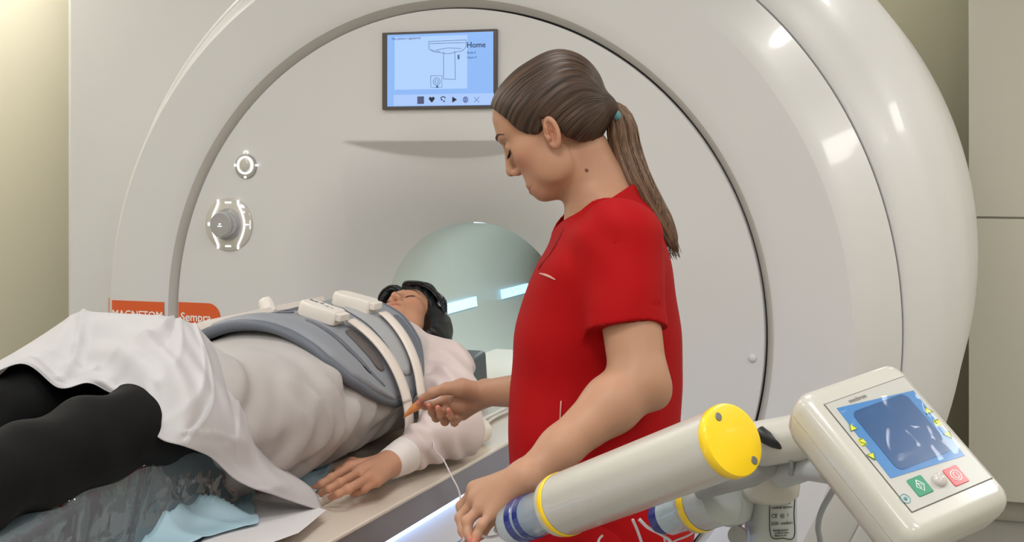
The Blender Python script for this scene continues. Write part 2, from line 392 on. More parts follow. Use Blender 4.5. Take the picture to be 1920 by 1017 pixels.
mb = MB(); x, z = S(789, 188); mb.box((x, ys - .0012, z), (0.021, .001, 0.022)); mb.build('icon', mat('icon_blue', (80, 92, 140), .5), scr)
mb = MB()
x, z = S(810, 187); mb.add([(x, ys - .002, z - .009), (x - .009, ys - .002, z + .001), (x - .0085, ys - .002, z + .0065), (x - .004, ys - .002, z + .0085), (x, ys - .002, z + .0055), (x + .004, ys - .002, z + .0085), (x + .0085, ys - .002, z + .0065), (x + .009, ys - .002, z + .001)], [tuple(range(8))])
mb.build('icon', dark, scr); mb = MB()
x, z = S(852, 187); mb.add([(x - .006, ys - .002, z - .009), (x + .009, ys - .002, z), (x - .006, ys - .002, z + .009)], [(0, 1, 2)])
mb.build('icon', dark, scr); mb = MB()
x, z = S(831, 186); mb.tube([(x + .007 * math.cos(a), ys - .001, z + .002 + .005 * math.sin(a)) for a in np.linspace(0, 3.6, 10)], 0.0014, 5); mb.box((x + .003, ys - .001, z - .006), (.004, .001, .005)); mb.box((x - .004, ys - .001, z - .002), (.004, .001, .004))
mb.build('icon', dark, scr)
mb = MB(); x, z = S(873, 187); mb.tube([(x + .007 * math.cos(a), ys - .001, z + .008 * math.sin(a)) for a in np.linspace(0, 6.3, 16)], 0.0018, 5); mb.box((x, ys - .001, z), (.007, .001, .013))
mb.build('icon', mat('icon_pale', (120, 150, 220), .5), scr); mb = MB()
x, z = S(894, 187); mb.tube([(x - .008, ys - .001, z - .008), (x + .008, ys - .001, z + .008)], .0009, 5); mb.tube([(x - .008, ys - .001, z + .008), (x + .008, ys - .001, z - .008)], .0009, 5)
mb.build('icon', mat('icon_pale', (120, 150, 220), .5), scr)

# control dials
clear_m = mat('dial_ring_clear', (196, 192, 186), 0.12, coat=0.8)
knob_m = mat('dial_grey', (158, 158, 160), 0.3, coat=0.4)
backing_m = mat('button_backing', (150, 147, 142), 0.3, coat=0.3)  # grey backing disc of the round button
n_ = (0, -1, 0)
cx, cz = -2.291, 1.300
d1 = MB().rev((cx, Y0, cz), n_, [(0.083, 0), (0.083, 0.004), (0.080, 0.0065), (0.0, 0.0065)], 64).build('table_control_dial', clear_m, scan, True, auto=40)
MB().rev((cx - 0.002, Y0, cz), n_, [(0.050, 0.006), (0.049, 0.012), (0.040, 0.016), (0.039, 0.045), (0.035, 0.051), (0.0, 0.052)], 48).build('knob', knob_m, d1, True, auto=35)
MB().rev((cx - 0.002, Y0, cz), n_, [(0.037, 0.0518), (0.038, 0.0495)], 48).build('knob_rim', mat('rim_light', (214, 214, 216), .2), d1, True)
for sx in (-1, 1):
    q = crom([(cx + sx * 0.036 + .0, Y0 - .008, cz + 0.076), (cx + sx * .037, Y0 - .008, cz + .062), (cx + sx * 0.052, Y0 - .008, cz + .03), (cx + sx * 0.058, Y0 - .008, cz), (cx + sx * .052, Y0 - .008, cz - .03), (cx + sx * .037, Y0 - .008, cz - .062), (cx + sx * .036, Y0 - .008, cz - .076)], 6)
    MB().tube(q, 0.0028, 8).build('light_line', glow_m, d1, True)
for dx_, dy_, dz_, sz_ in ((0, .0075, .068, (.022, .001, .004)), (0, .0075, -.068, (.02, .001, .004)), (-.069, .0075, 0, (.006, .001, .01)), (.068, .0075, 0, (.010, .001, .0025)), (.078, .0075, 0, (.0015, .001, .026)), (-.002, .053, -.004, (.014, .001, .0018)), (-.002, .053, .003, (.006, .001, .003))):
    MB().box((cx + dx_, Y0 - dy_, cz + dz_), sz_).build('symbol', glow_m, d1)
cx, cz = -2.231, 1.4835
d2 = MB().rev((cx, Y0, cz - 0.004), n_, [(0.038, 0), (0.038, 0.003), (0.036, 0.005), (0.0, 0.005)], 48).build('round_button', backing_m, scan, True, auto=40)
MB().rev((cx, Y0, cz), n_, [(0.028, 0.004), (0.028, 0.009), (0.0225, 0.009), (0.0225, 0.004)], 48).build('light_ring', glow_m, d2, True, auto=30)
MB().rev((cx, Y0, cz), n_, [(0.020, 0.004), (0.0195, 0.010), (0.014, 0.013), (0.0, 0.0135)], 40).build('button', mat('btn', (196, 192, 186), .25, coat=.4), d2, True, auto=40)
MB().tube([(cx - .007, Y0 - .004, cz + .037), (cx - .004, Y0 - .004, cz + .043), (cx + .004, Y0 - .004, cz + .043), (cx + .008, Y0 - .004, cz + .037)], .0015, 6).build('symbol', glow_m, d2)
for dx_, dz_, sz_ in ((-.036, 0, (.005, .002, .008)), (0, -.037, (.007, .002, .006)), (.040, 0, (.008, .002, .006))): MB().box((cx + dx_, Y0 - .006, cz + dz_), sz_).build('symbol', glow_m, d2)
p = Py(1411, 672, Y0 - 0.0)
MB().rev(p, n_, [(0.011, 0), (0.0105, 0.004), (0.006, 0.007), (0, 0.0075)], 24).build('round_plug', white_m, scan, True)

# orange name sign
org = mat('sign_orange', (214, 84, 24), 0.35, coat=0.3)
zt, zb = 1.052, 0.945
def strip(x0, x1, y, right=0.0, y1=None):
    pts = [(x0, zb), (x1 - right, zb)]
    if right: pts += [(x1 - right + right * math.sin(a), zb + right - right * math.cos(a)) for a in np.linspace(0.1, math.pi / 2, 8)] + [(x1 - right + right * math.cos(a), zt - right + right * math.sin(a)) for a in np.linspace(0, math.pi / 2 - 0.1, 8)]
    else: pts += [(x1, zb)]
    pts += [(x1 - right, zt), (x0, zt)]
    n = len(pts); yy = lambda x: y if y1 is None else y + (y1 - y) * (x - x0) / (x1 - x0)
    mb = MB(); mb.add([(x, yy(x) - .002, z) for x, z in pts] + [(x, yy(x), z) for x, z in pts], [tuple(range(n)), tuple(range(2 * n - 1, n - 1, -1))] + [(i, i + n, (i + 1) % n + n, (i + 1) % n) for i in range(n)])
    return mb
sg = strip(-2.474, -2.322, Y0, 0.045).build('name_sign', org, scan)
strip(-2.708, -2.514, Y0 - 0.020).build('name_sign', org, scan)
strip(-2.762, -2.712, Y0 + 0.035, 0, Y0 - 0.008).build('name_sign', mat('sign_orange_glare', (222, 128, 100), 0.25, coat=.6), scan)  # pale left end: glare put into the sign colour
tw = mat('sign_white', (240, 236, 232), .5)
text('sign_lettering', 'Sempra', Py(367, 596, Y0 - .003), 0.0365, (1, 0, 0), (0, 0, 1), tw, sg, .0004, 'CENTER', .012)
text('sign_lettering', 'MAGNETOM', Py(257, 591, Y0 - .023), 0.0335, (1, 0, 0), (0, 0, 1), tw, sg, .0004, 'CENTER', .012)

# ------------------------------------------------------------------ patient table
ivory = mat('table_ivory', (222, 212, 198), 0.35, coat=0.2)
tab = thing('patient_table', 'white patient table of the scanner with glowing strip under its edge', 'table', (-1.555, 2.4, 0))
MB().box((-1.555, 2.45, 0.40), (0.70, 2.5, 0.66)).build('base', mat('table_base', (228, 226, 230), .35, coat=.2), tab, bevel=0.02)
MB().box((-1.555, 2.45, 0.035), (0.60, 2.4, 0.07)).build('plinth', mat('plinth_dark', (80, 80, 84), .5), tab)
MB().box((-1.555, 2.43, 0.766), (0.75, 2.54, 0.062)).build('side_rail', mat('rail_dark', (112, 106, 114), .16, coat=.6), tab, bevel=0.004)
MB().box((-1.555, 2.43, 0.7975), (0.756, 2.55, 0.009)).build('ledge', ivory, tab, bevel=0.003)
MB().box((-1.555, 2.95, 0.809), (0.49, 3.5, 0.014)).build('tabletop', ivory, tab, bevel=0.004)
for sx in (-1, 1): MB().box((-1.555 + sx * 0.24, 2.95, 0.815), (0.012, 3.5, 0.012)).build('tabletop_rim', mat('rim_white', (235, 230, 222), .3), tab, bevel=0.003)
MB().box((-1.555, 2.45, 0.733), (0.735, 2.5, 0.006)).build('light_strip', mat('led_strip', (200, 225, 255), .4, emit=(150, 195, 255), es=9.0), tab)
mb = MB(); mb.box((-1.2035, 2.45, 0.62), (.003, 2.4, .004)); mb.build('seam', mat('seam', (150, 146, 150), .5), tab)
# ------------------------------------------------------------------ people: shared
VOX = 0.003
skin_n = mat('skin_nurse', (214, 160, 132), 0.48, sss=0.12, attr='Col', spec=0.35, bump=(260, 0.12, 0.0008))
skin_p = mat('skin_patient', (214, 160, 132), 0.48, sss=0.12, attr='Col', spec=0.35, bump=(260, 0.12, 0.0008))
lin = lambda c: np.array(s2l(c)[:3])
def head(sd, O, F, L, U, s=1.0, ears=True):
    R = np.array([F, L, U]); o = np.array(O)
    q = lambda f, l, u: o + (F * f + L * l + U * u) * s / 1000
    e = lambda c, r, k=0.012, m='+', RR=R: sd.ell(q(*c), np.array(r) * s / 1000, RR, k, m)
    e((-8, 0, 52), (95, 73, 80)); e((42, 0, 62), (52, 58, 50)); e((64, 0, 42), (35, 48, 18), .015)
    e((40, 0, -10), (50, 55, 58), .02); e((28, 0, -50), (56, 48, 44), .02); e((67, 0, -77), (19, 20, 16), .02)
    for l in (-1, 1):
        e((54, l * 36, 2), (26, 22, 22), .02); e((22, l * 44, -42), (30, 14, 30), .02)
    for l in (-1, 1): e((98, l * 27, 20), (16, 17, 12), .014, '-')
    for l in (-1, 1): e((76, l * 29, 19), (13.5, 14, 13), .003)
    sd.cap(q(91, 0, 24), q(104, 0, -12), .0065 * s, .0085 * s, .010); e((104, 0, -17), (10, 9, 8), .006)
    for l in (-1, 1): e((96, l * 11, -22), (9, 6.5, 7), .005)
    for l in (-1, 1): e((101, l * 6.5, -28), (5, 3, 4), .003, '-')
    e((74, 0, -57), (15, 26, 19), .014)
    sd.chain([q(76, -24, -58), q(86, -12, -54.5), q(88.5, 0, -54), q(86, 12, -54.5), q(76, 24, -58)], [.002 * s, .004 * s, .0045 * s, .004 * s, .002 * s], .004)
    sd.chain([q(75, -22, -60), q(85, -11, -64), q(87.5, 0, -65), q(85, 11, -64), q(75, 22, -60)], [.002 * s, .0045 * s, .0055 * s, .0045 * s, .002 * s], .004)
    sd.chain([q(80, -25, -59), q(92.5, 0, -59), q(80, 25, -59)], [.001, .0014, .001], .003, '-')
    if ears:
        for l in (-1, 1):
            c = (-1, l * 70, 2); t = math.radians(14)
            Fe = F * math.cos(t) + U * math.sin(t); Ue = U * math.cos(t) - F * math.sin(t)
            Re = np.array([Fe * math.cos(.35) - L * l * math.sin(.35), L * math.cos(.35) + F * l * math.sin(.35), Ue]); Le = Re[1] * l
            sd.ell(q(-4, l * 74, 3), np.array([16, 7, 30]) * s / 1000, Re, .005)
            sd.ell(q(-3, l * 74, 4) + Le * .006 * s, np.array([10.5, 10, 21]) * s / 1000, Re, .002, '-')
            sd.ell(q(4, l * 73, -3) + Le * .003 * s, np.array([4.5, 4, 6]) * s / 1000, Re, .004)
            sd.ell(q(0, l * 72, 14) + Le * .003 * s, np.array([2.5, 4, 11]) * s / 1000, Re, .003)
    return q
def skincols(V, O, F, L, U, s, base, lip, blush):
    p = (V - np.array(O)) * 1000 / s; f = p @ F; l = p @ L; u = p @ U
    C = np.tile(lin(base), (len(V), 1)); n = noise3(V, 60, 3); C *= (1 + 0.04 * n)[:, None]
    def mixc(wt, c): C[:] = C * (1 - wt[:, None]) + lin(c) * wt[:, None]
    g = lambda x: np.clip(x, 0, 1)
    near = (np.abs(p) < 160).all(1)
    mixc(near * 0.45 * np.exp(-(((f - 62) / 26) ** 2 + ((np.abs(l) - 40) / 20) ** 2 + ((u + 12) / 22) ** 2)), blush)
    lw = near * g((25 - np.abs(l)) / 4) * g((8.5 * (1 - (l / 27) ** 2) + 1.5 - np.abs(u + 59.5)) / 1.5) * (f > 72)
    mixc(lw * 0.8, lip)
    mixc(near * 0.4 * np.exp(-(((np.abs(l) - 72) / 10) ** 2 + ((u - 3) / 26) ** 2 + ((f + 2) / 16) ** 2)), blush)
    return C
def hand_cols(V, C, tips, col, r=.011):
    for t in tips:
        d = np.linalg.norm(V - t, axis=1); w_ = np.clip(1.4 - d / r, 0, 1) * 0.55; C[:] = C * (1 - w_[:, None]) + lin(col) * w_[:, None]
    return C

def finish(name, sd, lo, hi, h, m, parent, levels=4):
    V, F = polygonise(sd, lo, hi, h, levels); o = fastmesh(name, V, F, m, parent)
    return o, V

# fabric
red_m = mat('scrub_red', (160, 3, 10), 0.72, spec=0.15, noise=(700, 0.05), bump=(900, 0.25, 0.0006))
hair_attr = {}
def hair_mat(name, c0, c1, rough, scale):
    m = bpy.data.materials.new(name); m.use_nodes = True; nt = m.node_tree; b = nt.nodes['Principled BSDF']
    a = nt.nodes.new('ShaderNodeAttribute'); a.attribute_name = 'strand'
    n = nt.nodes.new('ShaderNodeTexNoise'); n.inputs['Scale'].default_value = scale; n.inputs['Detail'].default_value = 5
    nt.links.new(a.outputs['Vector'], n.inputs['Vector'])
    r = nt.nodes.new('ShaderNodeValToRGB'); r.color_ramp.elements[0].position = .38; r.color_ramp.elements[1].position = .74
    r.color_ramp.elements[0].color = s2l(c0); r.color_ramp.elements[1].color = s2l(c1)
    nt.links.new(n.outputs['Fac'], r.inputs[0]); nt.links.new(r.outputs[0], b.inputs['Base Color'])
    bp = nt.nodes.new('ShaderNodeBump'); bp.inputs['Strength'].default_value = .5; bp.inputs['Distance'].default_value = .002
    nt.links.new(n.outputs['Fac'], bp.inputs['Height']); nt.links.new(bp.outputs[0], b.inputs['Normal'])
    b.inputs['Roughness'].default_value = rough; b.inputs['Specular IOR Level'].default_value = .35
    return m

# ------------------------------------------------------------------ nurse
D0 = 2.45
nurse = thing('person', 'nurse in red short sleeved tunic with brown ponytail, standing beside the patient table', 'person', (*P(1120, 900, D0)[:2], 0))
yw, pt = math.radians(12), math.radians(28)
F0 = cwv(-math.cos(yw), math.sin(yw), 0); U0 = np.array([0, 0, 1.]); HL = cwv(-math.sin(yw), -math.cos(yw), 0)
HF = F0 * math.cos(pt) - U0 * math.sin(pt); HU = U0 * math.cos(pt) + F0 * math.sin(pt); HO = P(1047, 255, 2.45)
by = math.radians(5); BF = cwv(-math.cos(by), math.sin(by), 0); BL = cwv(-math.sin(by), -math.cos(by), 0)
ref = P(1120, 300, D0)
TZ = np.array([ # z, front, back, halfwidth
 [1.44, .030, -.062, .060], [1.406, .050, -.092, .120], [1.378, .068, -.110, .165], [1.340, .087, -.128, .180], [1.312, .108, -.134, .180],
 [1.274, .128, -.1375, .172], [1.236, .136, -.139, .165], [1.18, .146, -.145, .158], [1.123, .152, -.148, .158], [1.067, .154, -.146, .166],
 [1.01, .154, -.139, .182], [.954, .152, -.146, .192], [.878, .141, -.162, .196], [.80, .135, -.170, .200]])[::-1]
def torso(ins=0.0, zlo=.8, zhi=1.44):
    from numpy import interp
    zz = np.linspace(.78, 1.46, 60); T = [np.interp(zz, TZ[:, 0], TZ[:, i]) for i in (1, 2, 3)]
    T = [np.convolve(np.pad(t, 2, mode='edge'), np.ones(5) / 5, 'valid') for t in T]
    def f(p):
        z = p[:, 2]; zc = np.clip(z, zlo, zhi); fr, bk, hw = [interp(zc, zz, t) for t in T]
        q = p - ref; x = q @ BF; l = q @ BL; c = (fr + bk) / 2; a = (fr - bk) / 2 - ins; b = hw - ins
        a = np.maximum(a, .01); b = np.maximum(b, .01)
        k0 = (np.abs((x - c) / a) ** 2.3 + np.abs(l / b) ** 2.3) ** (1 / 2.3)
        d = (k0 - 1) * np.minimum(a, b) * 0.9
        dz = np.maximum(z - zhi, zlo - z)
        return np.where(dz > 0, np.sqrt(np.maximum(d, 0) ** 2 + dz ** 2), np.maximum(d, dz))
    return f
tc_ = ref + np.array([0, 0, -.38]); 
NS, NE, NW = P(1163, 452, 2.315), P(1198, 715, 2.235), P(985, 896, 2.135)      # near (left) shoulder, elbow, wrist
FS, FE, FW = P(1128, 440, 2.61), P(1065, 728, 2.72), P(912, 737, 2.93)        # far (right) arm
nb = Sdf()
q = head(nb, HO, HF, HL, HU)
nb.cap(P(1094, 285, 2.455), P(1126, 372, 2.462), .047, .050, .012); nb.cap(P(1120, 365, 2.462), P(1135, 425, 2.465), .054, .075, .04)
nb.add(torso(.016), tc_, .5, .03)
nb.chain([NS, NE], [.052, .046], .03); nb.cap(NE, NE + (NW - NE) * .25, .0445, .0435, .02); nb.cap(NE + (NW - NE) * .25, NE + (NW - NE) * .7, .0445, .031, .02); nb.cap(NE + (NW - NE) * .7, NW, .031, .0245, .02)
nb.ell(P(1234, 740, 2.235), (.014, .014, .016), None, .03)
nb.cap(FS, FE, .048, .042, .03); nb.chain([FE, FE + (FW - FE) * .4, FW], [.043, .038, .0275], .02)
LH = dict(i=[(891, 918, 2.19), (866, 950, 2.20), (868, 985, 2.185), (874, 1006, 2.17)], m=[(892, 936, 2.165), (864, 972, 2.165), (868, 996, 2.15), (876, 1014, 2.135)],
          r=[(903, 952, 2.14), (876, 978, 2.13), (878, 1001, 2.12), (885, 1016, 2.11)], l=[(922, 963, 2.12), (903, 985, 2.105), (894, 1005, 2.10), (889, 1018, 2.095)])
RH = dict(i=[(840, 748, 2.975), (808, 762, 2.965), (796, 762, 2.95), (785, 757, 2.935)], m=[(845, 763, 2.975), (818, 784, 2.945), (810, 774, 2.925), (805, 760, 2.91)],
          r=[(856, 771, 2.965), (834, 791, 2.93), (826, 780, 2.91), (821, 765, 2.90)], l=[(868, 778, 2.95), (852, 793, 2.915), (846, 782, 2.90), (841, 769, 2.89)])
def mkhand(sd, W, H, fr, pr=.0145, wr=.021, thumb=None, k=.014):
    tips = []
    for f in 'imrl':
        pts = [P(*a) if not isinstance(a, np.ndarray) else a for a in H[f]]; s = {'i': 1, 'm': 1, 'r': .96, 'l': .86}[f]
        sd.cap(W, pts[0], wr, pr * s, k)
        sd.chain(pts, np.array([fr * 1.18, fr * 1.05, fr * .95, fr * .78]) * s, .0045)
        sd.ell(pts[1], np.ones(3) * fr * 1.1 * s, None, .004)
        tips.append(pts[-1])
    if thumb is not None:
        pts, rs = thumb; sd.chain(pts, rs, .009); tips.append(pts[-1])
    return tips
t1 = mkhand(nb, NW, LH, .0082, thumb=([P(965, 915, 2.175), P(925, 965, 2.215), P(900, 998, 2.20), P(888, 1014, 2.175)], [.017, .013, .0105, .008]))
t2 = mkhand(nb, FW, RH, .0082, thumb=([P(893, 734, 2.915), P(866, 728, 2.905), P(838, 729, 2.905), P(812, 737, 2.915), P(792, 748, 2.93)], [.021, .019, .0118, .0105, .0078]))
nb.ell(P(862, 757, 2.93), (.026, .02, .024), None, .012)
# legs under the trousers
for s in (-1, 1):
    h = ref + BL * s * .085 - BF * .01; h[2] = .86; kn = h.copy(); kn[2] = .47; an = h - BF * .03; an[2] = .08
    nb.chain([h, kn, an], [.085, .055, .036], .03); nb.cap(an + np.array([0, 0, -.035]), an + BF * .16 + np.array([0, 0, -.045]), .033, .026, .02)
o, V = finish('body', nb, P(1120, 0, 2.5) - 1.0 * np.array([.75, .75, 0]) + np.array([0, 0, -1.75]), P(1120, 0, 2.5) + np.array([.5, .7, .2]), VOX, skin_n, nurse)
C = skincols(V, HO, HF, HL, HU, 1, (176, 133, 107), (156, 80, 72), (196, 120, 100))
C = hand_cols(V, C, t1 + t2, (214, 120, 104)); 
dd = np.linalg.norm(V - P(1100, 319, 2.40), axis=1); pr_ = (V - CAMP); 
mole = Px(1100, 319, P(1100, 319, 2.39)[0]); i_ = None
dirm = (P(1100, 319, 1) - CAMP); dirm /= np.linalg.norm(dirm); rel = V - CAMP; tt = rel @ dirm; off = np.linalg.norm(rel - tt[:, None] * dirm, axis=1)
mk = (off < .0035); 
if mk.any():
    tn = tt[mk].min(); mk &= tt < tn + .02; C[mk] = lin((96, 50, 36))
vcol(o, 'Col', C)
NBODY = o
# features
def snap(sd, q, f0, l, u):
    f = f0
    for _ in range(60):
        d = sd(np.array([q(f, l, u)]))[0]
        if d < .0004: break
        f -= max(d * 700, .15)
    return q(f, l, u)
dk = mat('lash_black', (24, 18, 16), .6)
brow_m = mat('eyebrow_brown', (74, 50, 40), .7)
for l in (-1, 1):
    pts = crom([snap(nb, q, f_, l * l_, u_) for f_, l_, u_ in ((120, 12, 43), (120, 22, 47), (115, 36, 49), (105, 48, 43))], 6)
    MB().tube(pts, np.concatenate([np.linspace(.0012, .0026, 7), np.linspace(.0026, .0008, len(pts) - 7)]), 8).build('eyebrow', brow_m, NBODY, True)
    mb = MB(); lid = crom([snap(nb, q, 120, l * l_, u_) for l_, u_ in ((17, 14), (26, 11), (35, 11), (42, 15))], 6); mb.tube(lid, .0012, 6)
    for j in range(3, len(lid) - 1):
        p0 = lid[j]; d = HF * .0085 - HU * .0075 + HL * l * .002 * (j - 9) / 4; mb.tube([p0, p0 + d * .6 - HU * .0008, p0 + d + HU * .0008], [.0007, .0005, .00015], 4)
    mb.build('eyelashes', dk, NBODY, True)
# hair
hs = Sdf(); T = q(-101, 0, 2)
def hair_cap(p):
    v = (p - HO) * 1000; f = v @ HF; u = v @ HU; l = v @ HL
    um = np.interp(f, [-130, -95, -75, -63, -34, -18, -12, 2, 9, 20, 40, 51, 57, 70, 82, 110], [-62, -60, -50, -42, -32, -12, 24, 34, 16, 12, 24, 42, 60, 86, 104, 118])
    return (um - u) / 1000 * .75
hs.ell(q(-8, 0, 53), np.array([101, 80, 88]) / 1000, np.array([HF, HL, HU]), .01); hs.ell(q(38, 0, 64), np.array([56, 65, 56]) / 1000, np.array([HF, HL, HU]), .02)
hs.ell(q(-55, 0, 70), np.array([52, 60, 64]) / 1000, np.array([HF, HL, HU]), .03)
hs.ell(q(-35, 0, 5), np.array([55, 66, 48]) / 1000, np.array([HF, HL, HU]), .02)
hs.cap(q(-70, 0, 12), T, .045, .017, .03)
hs.add(hair_cap, HO, 9, .006, '&')
def ridg(p):
    v = p - T; l = v @ HL; b = v @ (HU * .9 + HF * .3); ph = np.arctan2(l, b + 1e-9); r = np.linalg.norm(v, axis=1)
    return .0004 * np.sin(ph * 26 + 2 * np.sin(ph * 7) + r * 8) * np.clip(r / .05, 0, 1) + .0005 * np.sin(ph * 61 + 5 * np.sin(r * 20))*np.clip(r / .08, 0, 1)
hs.add(ridg, HO, 9, 1, 'n')
hm = hair_mat('hair_brown', (30, 20, 15), (92, 67, 50), .42, 5.0)
V, F = polygonise(hs, HO - .2, HO + .2, .0022, 4); hr = fastmesh('hair', V, F, hm, nurse)
v = V - T; ph = np.arctan2(v @ HL, v @ (HU * .9 + HF * .3)); r = np.linalg.norm(v, axis=1)
def attr_vec(o, A):
    a = o.data.attributes.new('strand', 'FLOAT_VECTOR', 'POINT'); a.data.foreach_set('vector', np.asarray(A, np.float32).ravel())
attr_vec(hr, np.stack([ph * 9, r * 3 + 4, np.zeros(len(r))], 1))
# ponytail
path = crom([P(1132, 206, 2.45), P(1150, 206, 2.452), P(1163, 228, 2.455), P(1172, 275, 2.46), P(1193, 335, 2.445), P(1222, 388, 2.44), P(1248, 430, 2.44), P(1267, 470, 2.44)], 14)
nP = len(path); tt = np.linspace(0, 1, nP); rad = np.interp(tt, [0, .09, .18, .35, .6, .8, .93, 1], [.012, .012, .018, .027, .026, .021, .013, .004])
Tn = np.gradient(path, axis=0); Tn /= np.linalg.norm(Tn, axis=1)[:, None]; rings = []; na = 72; att = []
uu = cwv(0, -1, 0)
for i in range(nP):
    a_ = uu - Tn[i] * (uu @ Tn[i]); a_ /= np.linalg.norm(a_); b_ = np.cross(Tn[i], a_)
    for j in range(na):
        g = j / na * 2 * math.pi; rr = rad[i] * (1 + .05 * math.sin(g * 9 + tt[i] * 3) + .035 * math.sin(g * 17 + 2 + 5 * tt[i]))
        rings.append(path[i] + rr * (math.cos(g) * .85 * a_ + math.sin(g) * b_)); att.append((math.sin(g) * 5 + math.cos(g) * 3, tt[i] * 1.1 + 3 * (g > math.pi), 9 + math.cos(g) * 4))
hm2 = hair_mat('hair_tail', (78, 57, 44), (150, 120, 95), .42, 6.0)
pt_ = MB().loft(np.array(rings).reshape(nP, na, 3)).build('ponytail', hm2, hr, True); attr_vec(pt_, att)
mb = MB(); rg = np.random.default_rng(5)
for i in range(46):
    g = rg.random() * 6.28; k0 = rg.random() * .3 + .05; pts = []
    for t in np.linspace(k0, 1, 12):
        ii = t * (nP - 1); i0 = int(ii); a_ = uu - Tn[i0] * (uu @ Tn[i0]); a_ /= np.linalg.norm(a_); b_ = np.cross(Tn[i0], a_)
        rr = rad[i0] * (1.0 + .05 * math.sin(5 * t + i)); pts.append(path[i0] + rr * (math.cos(g) * .85 * a_ + math.sin(g) * b_))
    pts[-1] = pts[-1] + np.array([rg.normal() * .004, rg.normal() * .004, -.004 - rg.random() * .012])
    mb.tube(pts, np.linspace(.0013, .0004, 12), 4)
lo = mb.build('loose_strands', hm2, pt_, True); attr_vec(lo, np.array([(x * 50, z * 3, y * 50) for x, y, z in mb.V]))
MB().tube([P(1146, 206, 2.45) + a for a in [0.0185 * (math.cos(g) * uu + math.sin(g) * (HU * .93 + HF * .2)) for g in np.linspace(0, 6.283, 25)]], .0078, 10).build('hair_tie', mat('hair_tie_blue', (96, 148, 160), .8, bump=(300, .4, .001)), hr, True)

# tunic
def folds(p):
    v = p - ref; x = v @ BF; l = v @ BL; z = v[:, 2]
    near = np.clip((1.3 - p[:, 2]) / .2, 0, 1)
    f1 = .0042 * np.sin(x * 26 + z * 9 + 1.5 * np.sin(z * 7 + l * 6)) * near
    f2 = .0022 * np.sin((z * 34 + x * 22) + 2 * np.sin(x * 14 - z * 5)) * np.exp(-((z + .33) / .25) ** 2)
    f3 = .0018 * np.sin(z * 60 - x * 50 + 2 * np.sin(x * 20 + l * 13)) * np.exp(-((z + .10) / .07) ** 2)
    return f1 + f2 + f3 + .0010 * noise3(p, 38, 5)
ts = Sdf(); ts.add(torso(0, .8, 1.452), tc_, .52, .03)
SE = P(1175, 618, 2.268); SF = P(1110, 600, 2.66)
def sleeve(A, B, r1, r2):
    ab = B - A; L = np.linalg.norm(ab); ad = ab / L
    def f(p):
        v = p - A; t = v @ ad; r = np.linalg.norm(v - np.outer(np.clip(t, 0, L), ad), axis=1)
        d = np.maximum(r - (r1 + (r2 - r1) * np.clip(t / L, 0, 1)), t - L)
        return np.maximum(d, np.minimum(-(r - r2 + .006), L - .03 - t) * 1.0) if True else d
    return f
ts.add(sleeve(NS, SE, .071, .0665), (NS + SE) / 2, .17, .022)
ts.add(sleeve(FS, SF, .068, .062), (FS + SF) / 2, .17, .022)
ts.cap(P(1125, 385, 2.462), P(1132, 415, 2.462), .066, .085, .04)
# neck opening
def scoop(p):
    v = p - ref; f_ = v @ BF; l_ = v @ BL; pl = -((f_ + .055) * .592 + (p[:, 2] - 1.454) * .806); r_ = np.hypot(f_ + .005, l_)
    return np.maximum(pl, r_ - .082)
ts.add(scoop, ref + np.array([0, 0, -.08]), .3, .006, '-')
nk0, nk1 = P(1101, 325, 2.455), P(1120, 392, 2.462)
ts.cap(nk0, nk1, .057, .056, .010, '-')
ts.cap(P(1076, 384, 2.452), P(1040, 452, 2.46), .036, .010, .010, '-')
ts.add(folds, ref, 9, 1, 'n')
lo_, hi_ = P(1120, 900, 2.45) - np.array([.42, .42, 0]), P(1120, 300, 2.45) + np.array([.42, .42, .0]); lo_[2] = .76; hi_[2] = 1.50
V, F = polygonise(ts, lo_, hi_, .003, 4); tun = fastmesh('tunic', V, F, red_m, nurse)
# hem stitching, pocket slits, placket
pk = mat('pocket_edge', (206, 150, 140), .7)
def ons(px, py, extra=.0015, D=2.2):
    """first tunic surface point seen along a view line"""
    d = P(px, py, 1) - CAMP; d /= np.linalg.norm(d); t = 2.0
    for _ in range(80):
        s = ts(np.array([CAMP + d * t]))[0]
        if s < extra: break
        t += max(s * .7, .0005)
    return CAMP + d * t
MB().tube([ons(px, py) for px, py in [(1012, 513), (1020, 515), (1030, 519), (1041, 525)]], [.0012, .0022, .0022, .001], 6).build('breast_pocket_edge', pk, tun, True)
MB().tube([ons(px, py) for px, py in [(1052, 752), (1051, 770), (1050, 790), (1050, 812)]], .0013, 6).build('side_pocket_edge', pk, tun, True)
drk = mat('red_dark_fold', (120, 8, 16), .8)
MB().tube([ons(px, py, .0005) for px, py in [(1063, 405), (1056, 430), (1044, 455), (1030, 478), (1016, 495), (1010, 505)]], .0016, 6).build('placket_seam', drk, tun, True)
mb = MB(); mb.tube([ons(px, py, .0005) for px, py in [(1101, 611), (1130, 609), (1170, 606), (1210, 602), (1247, 598)]], .0008, 6); mb.build('sleeve_hem_stitch', drk, tun, True)
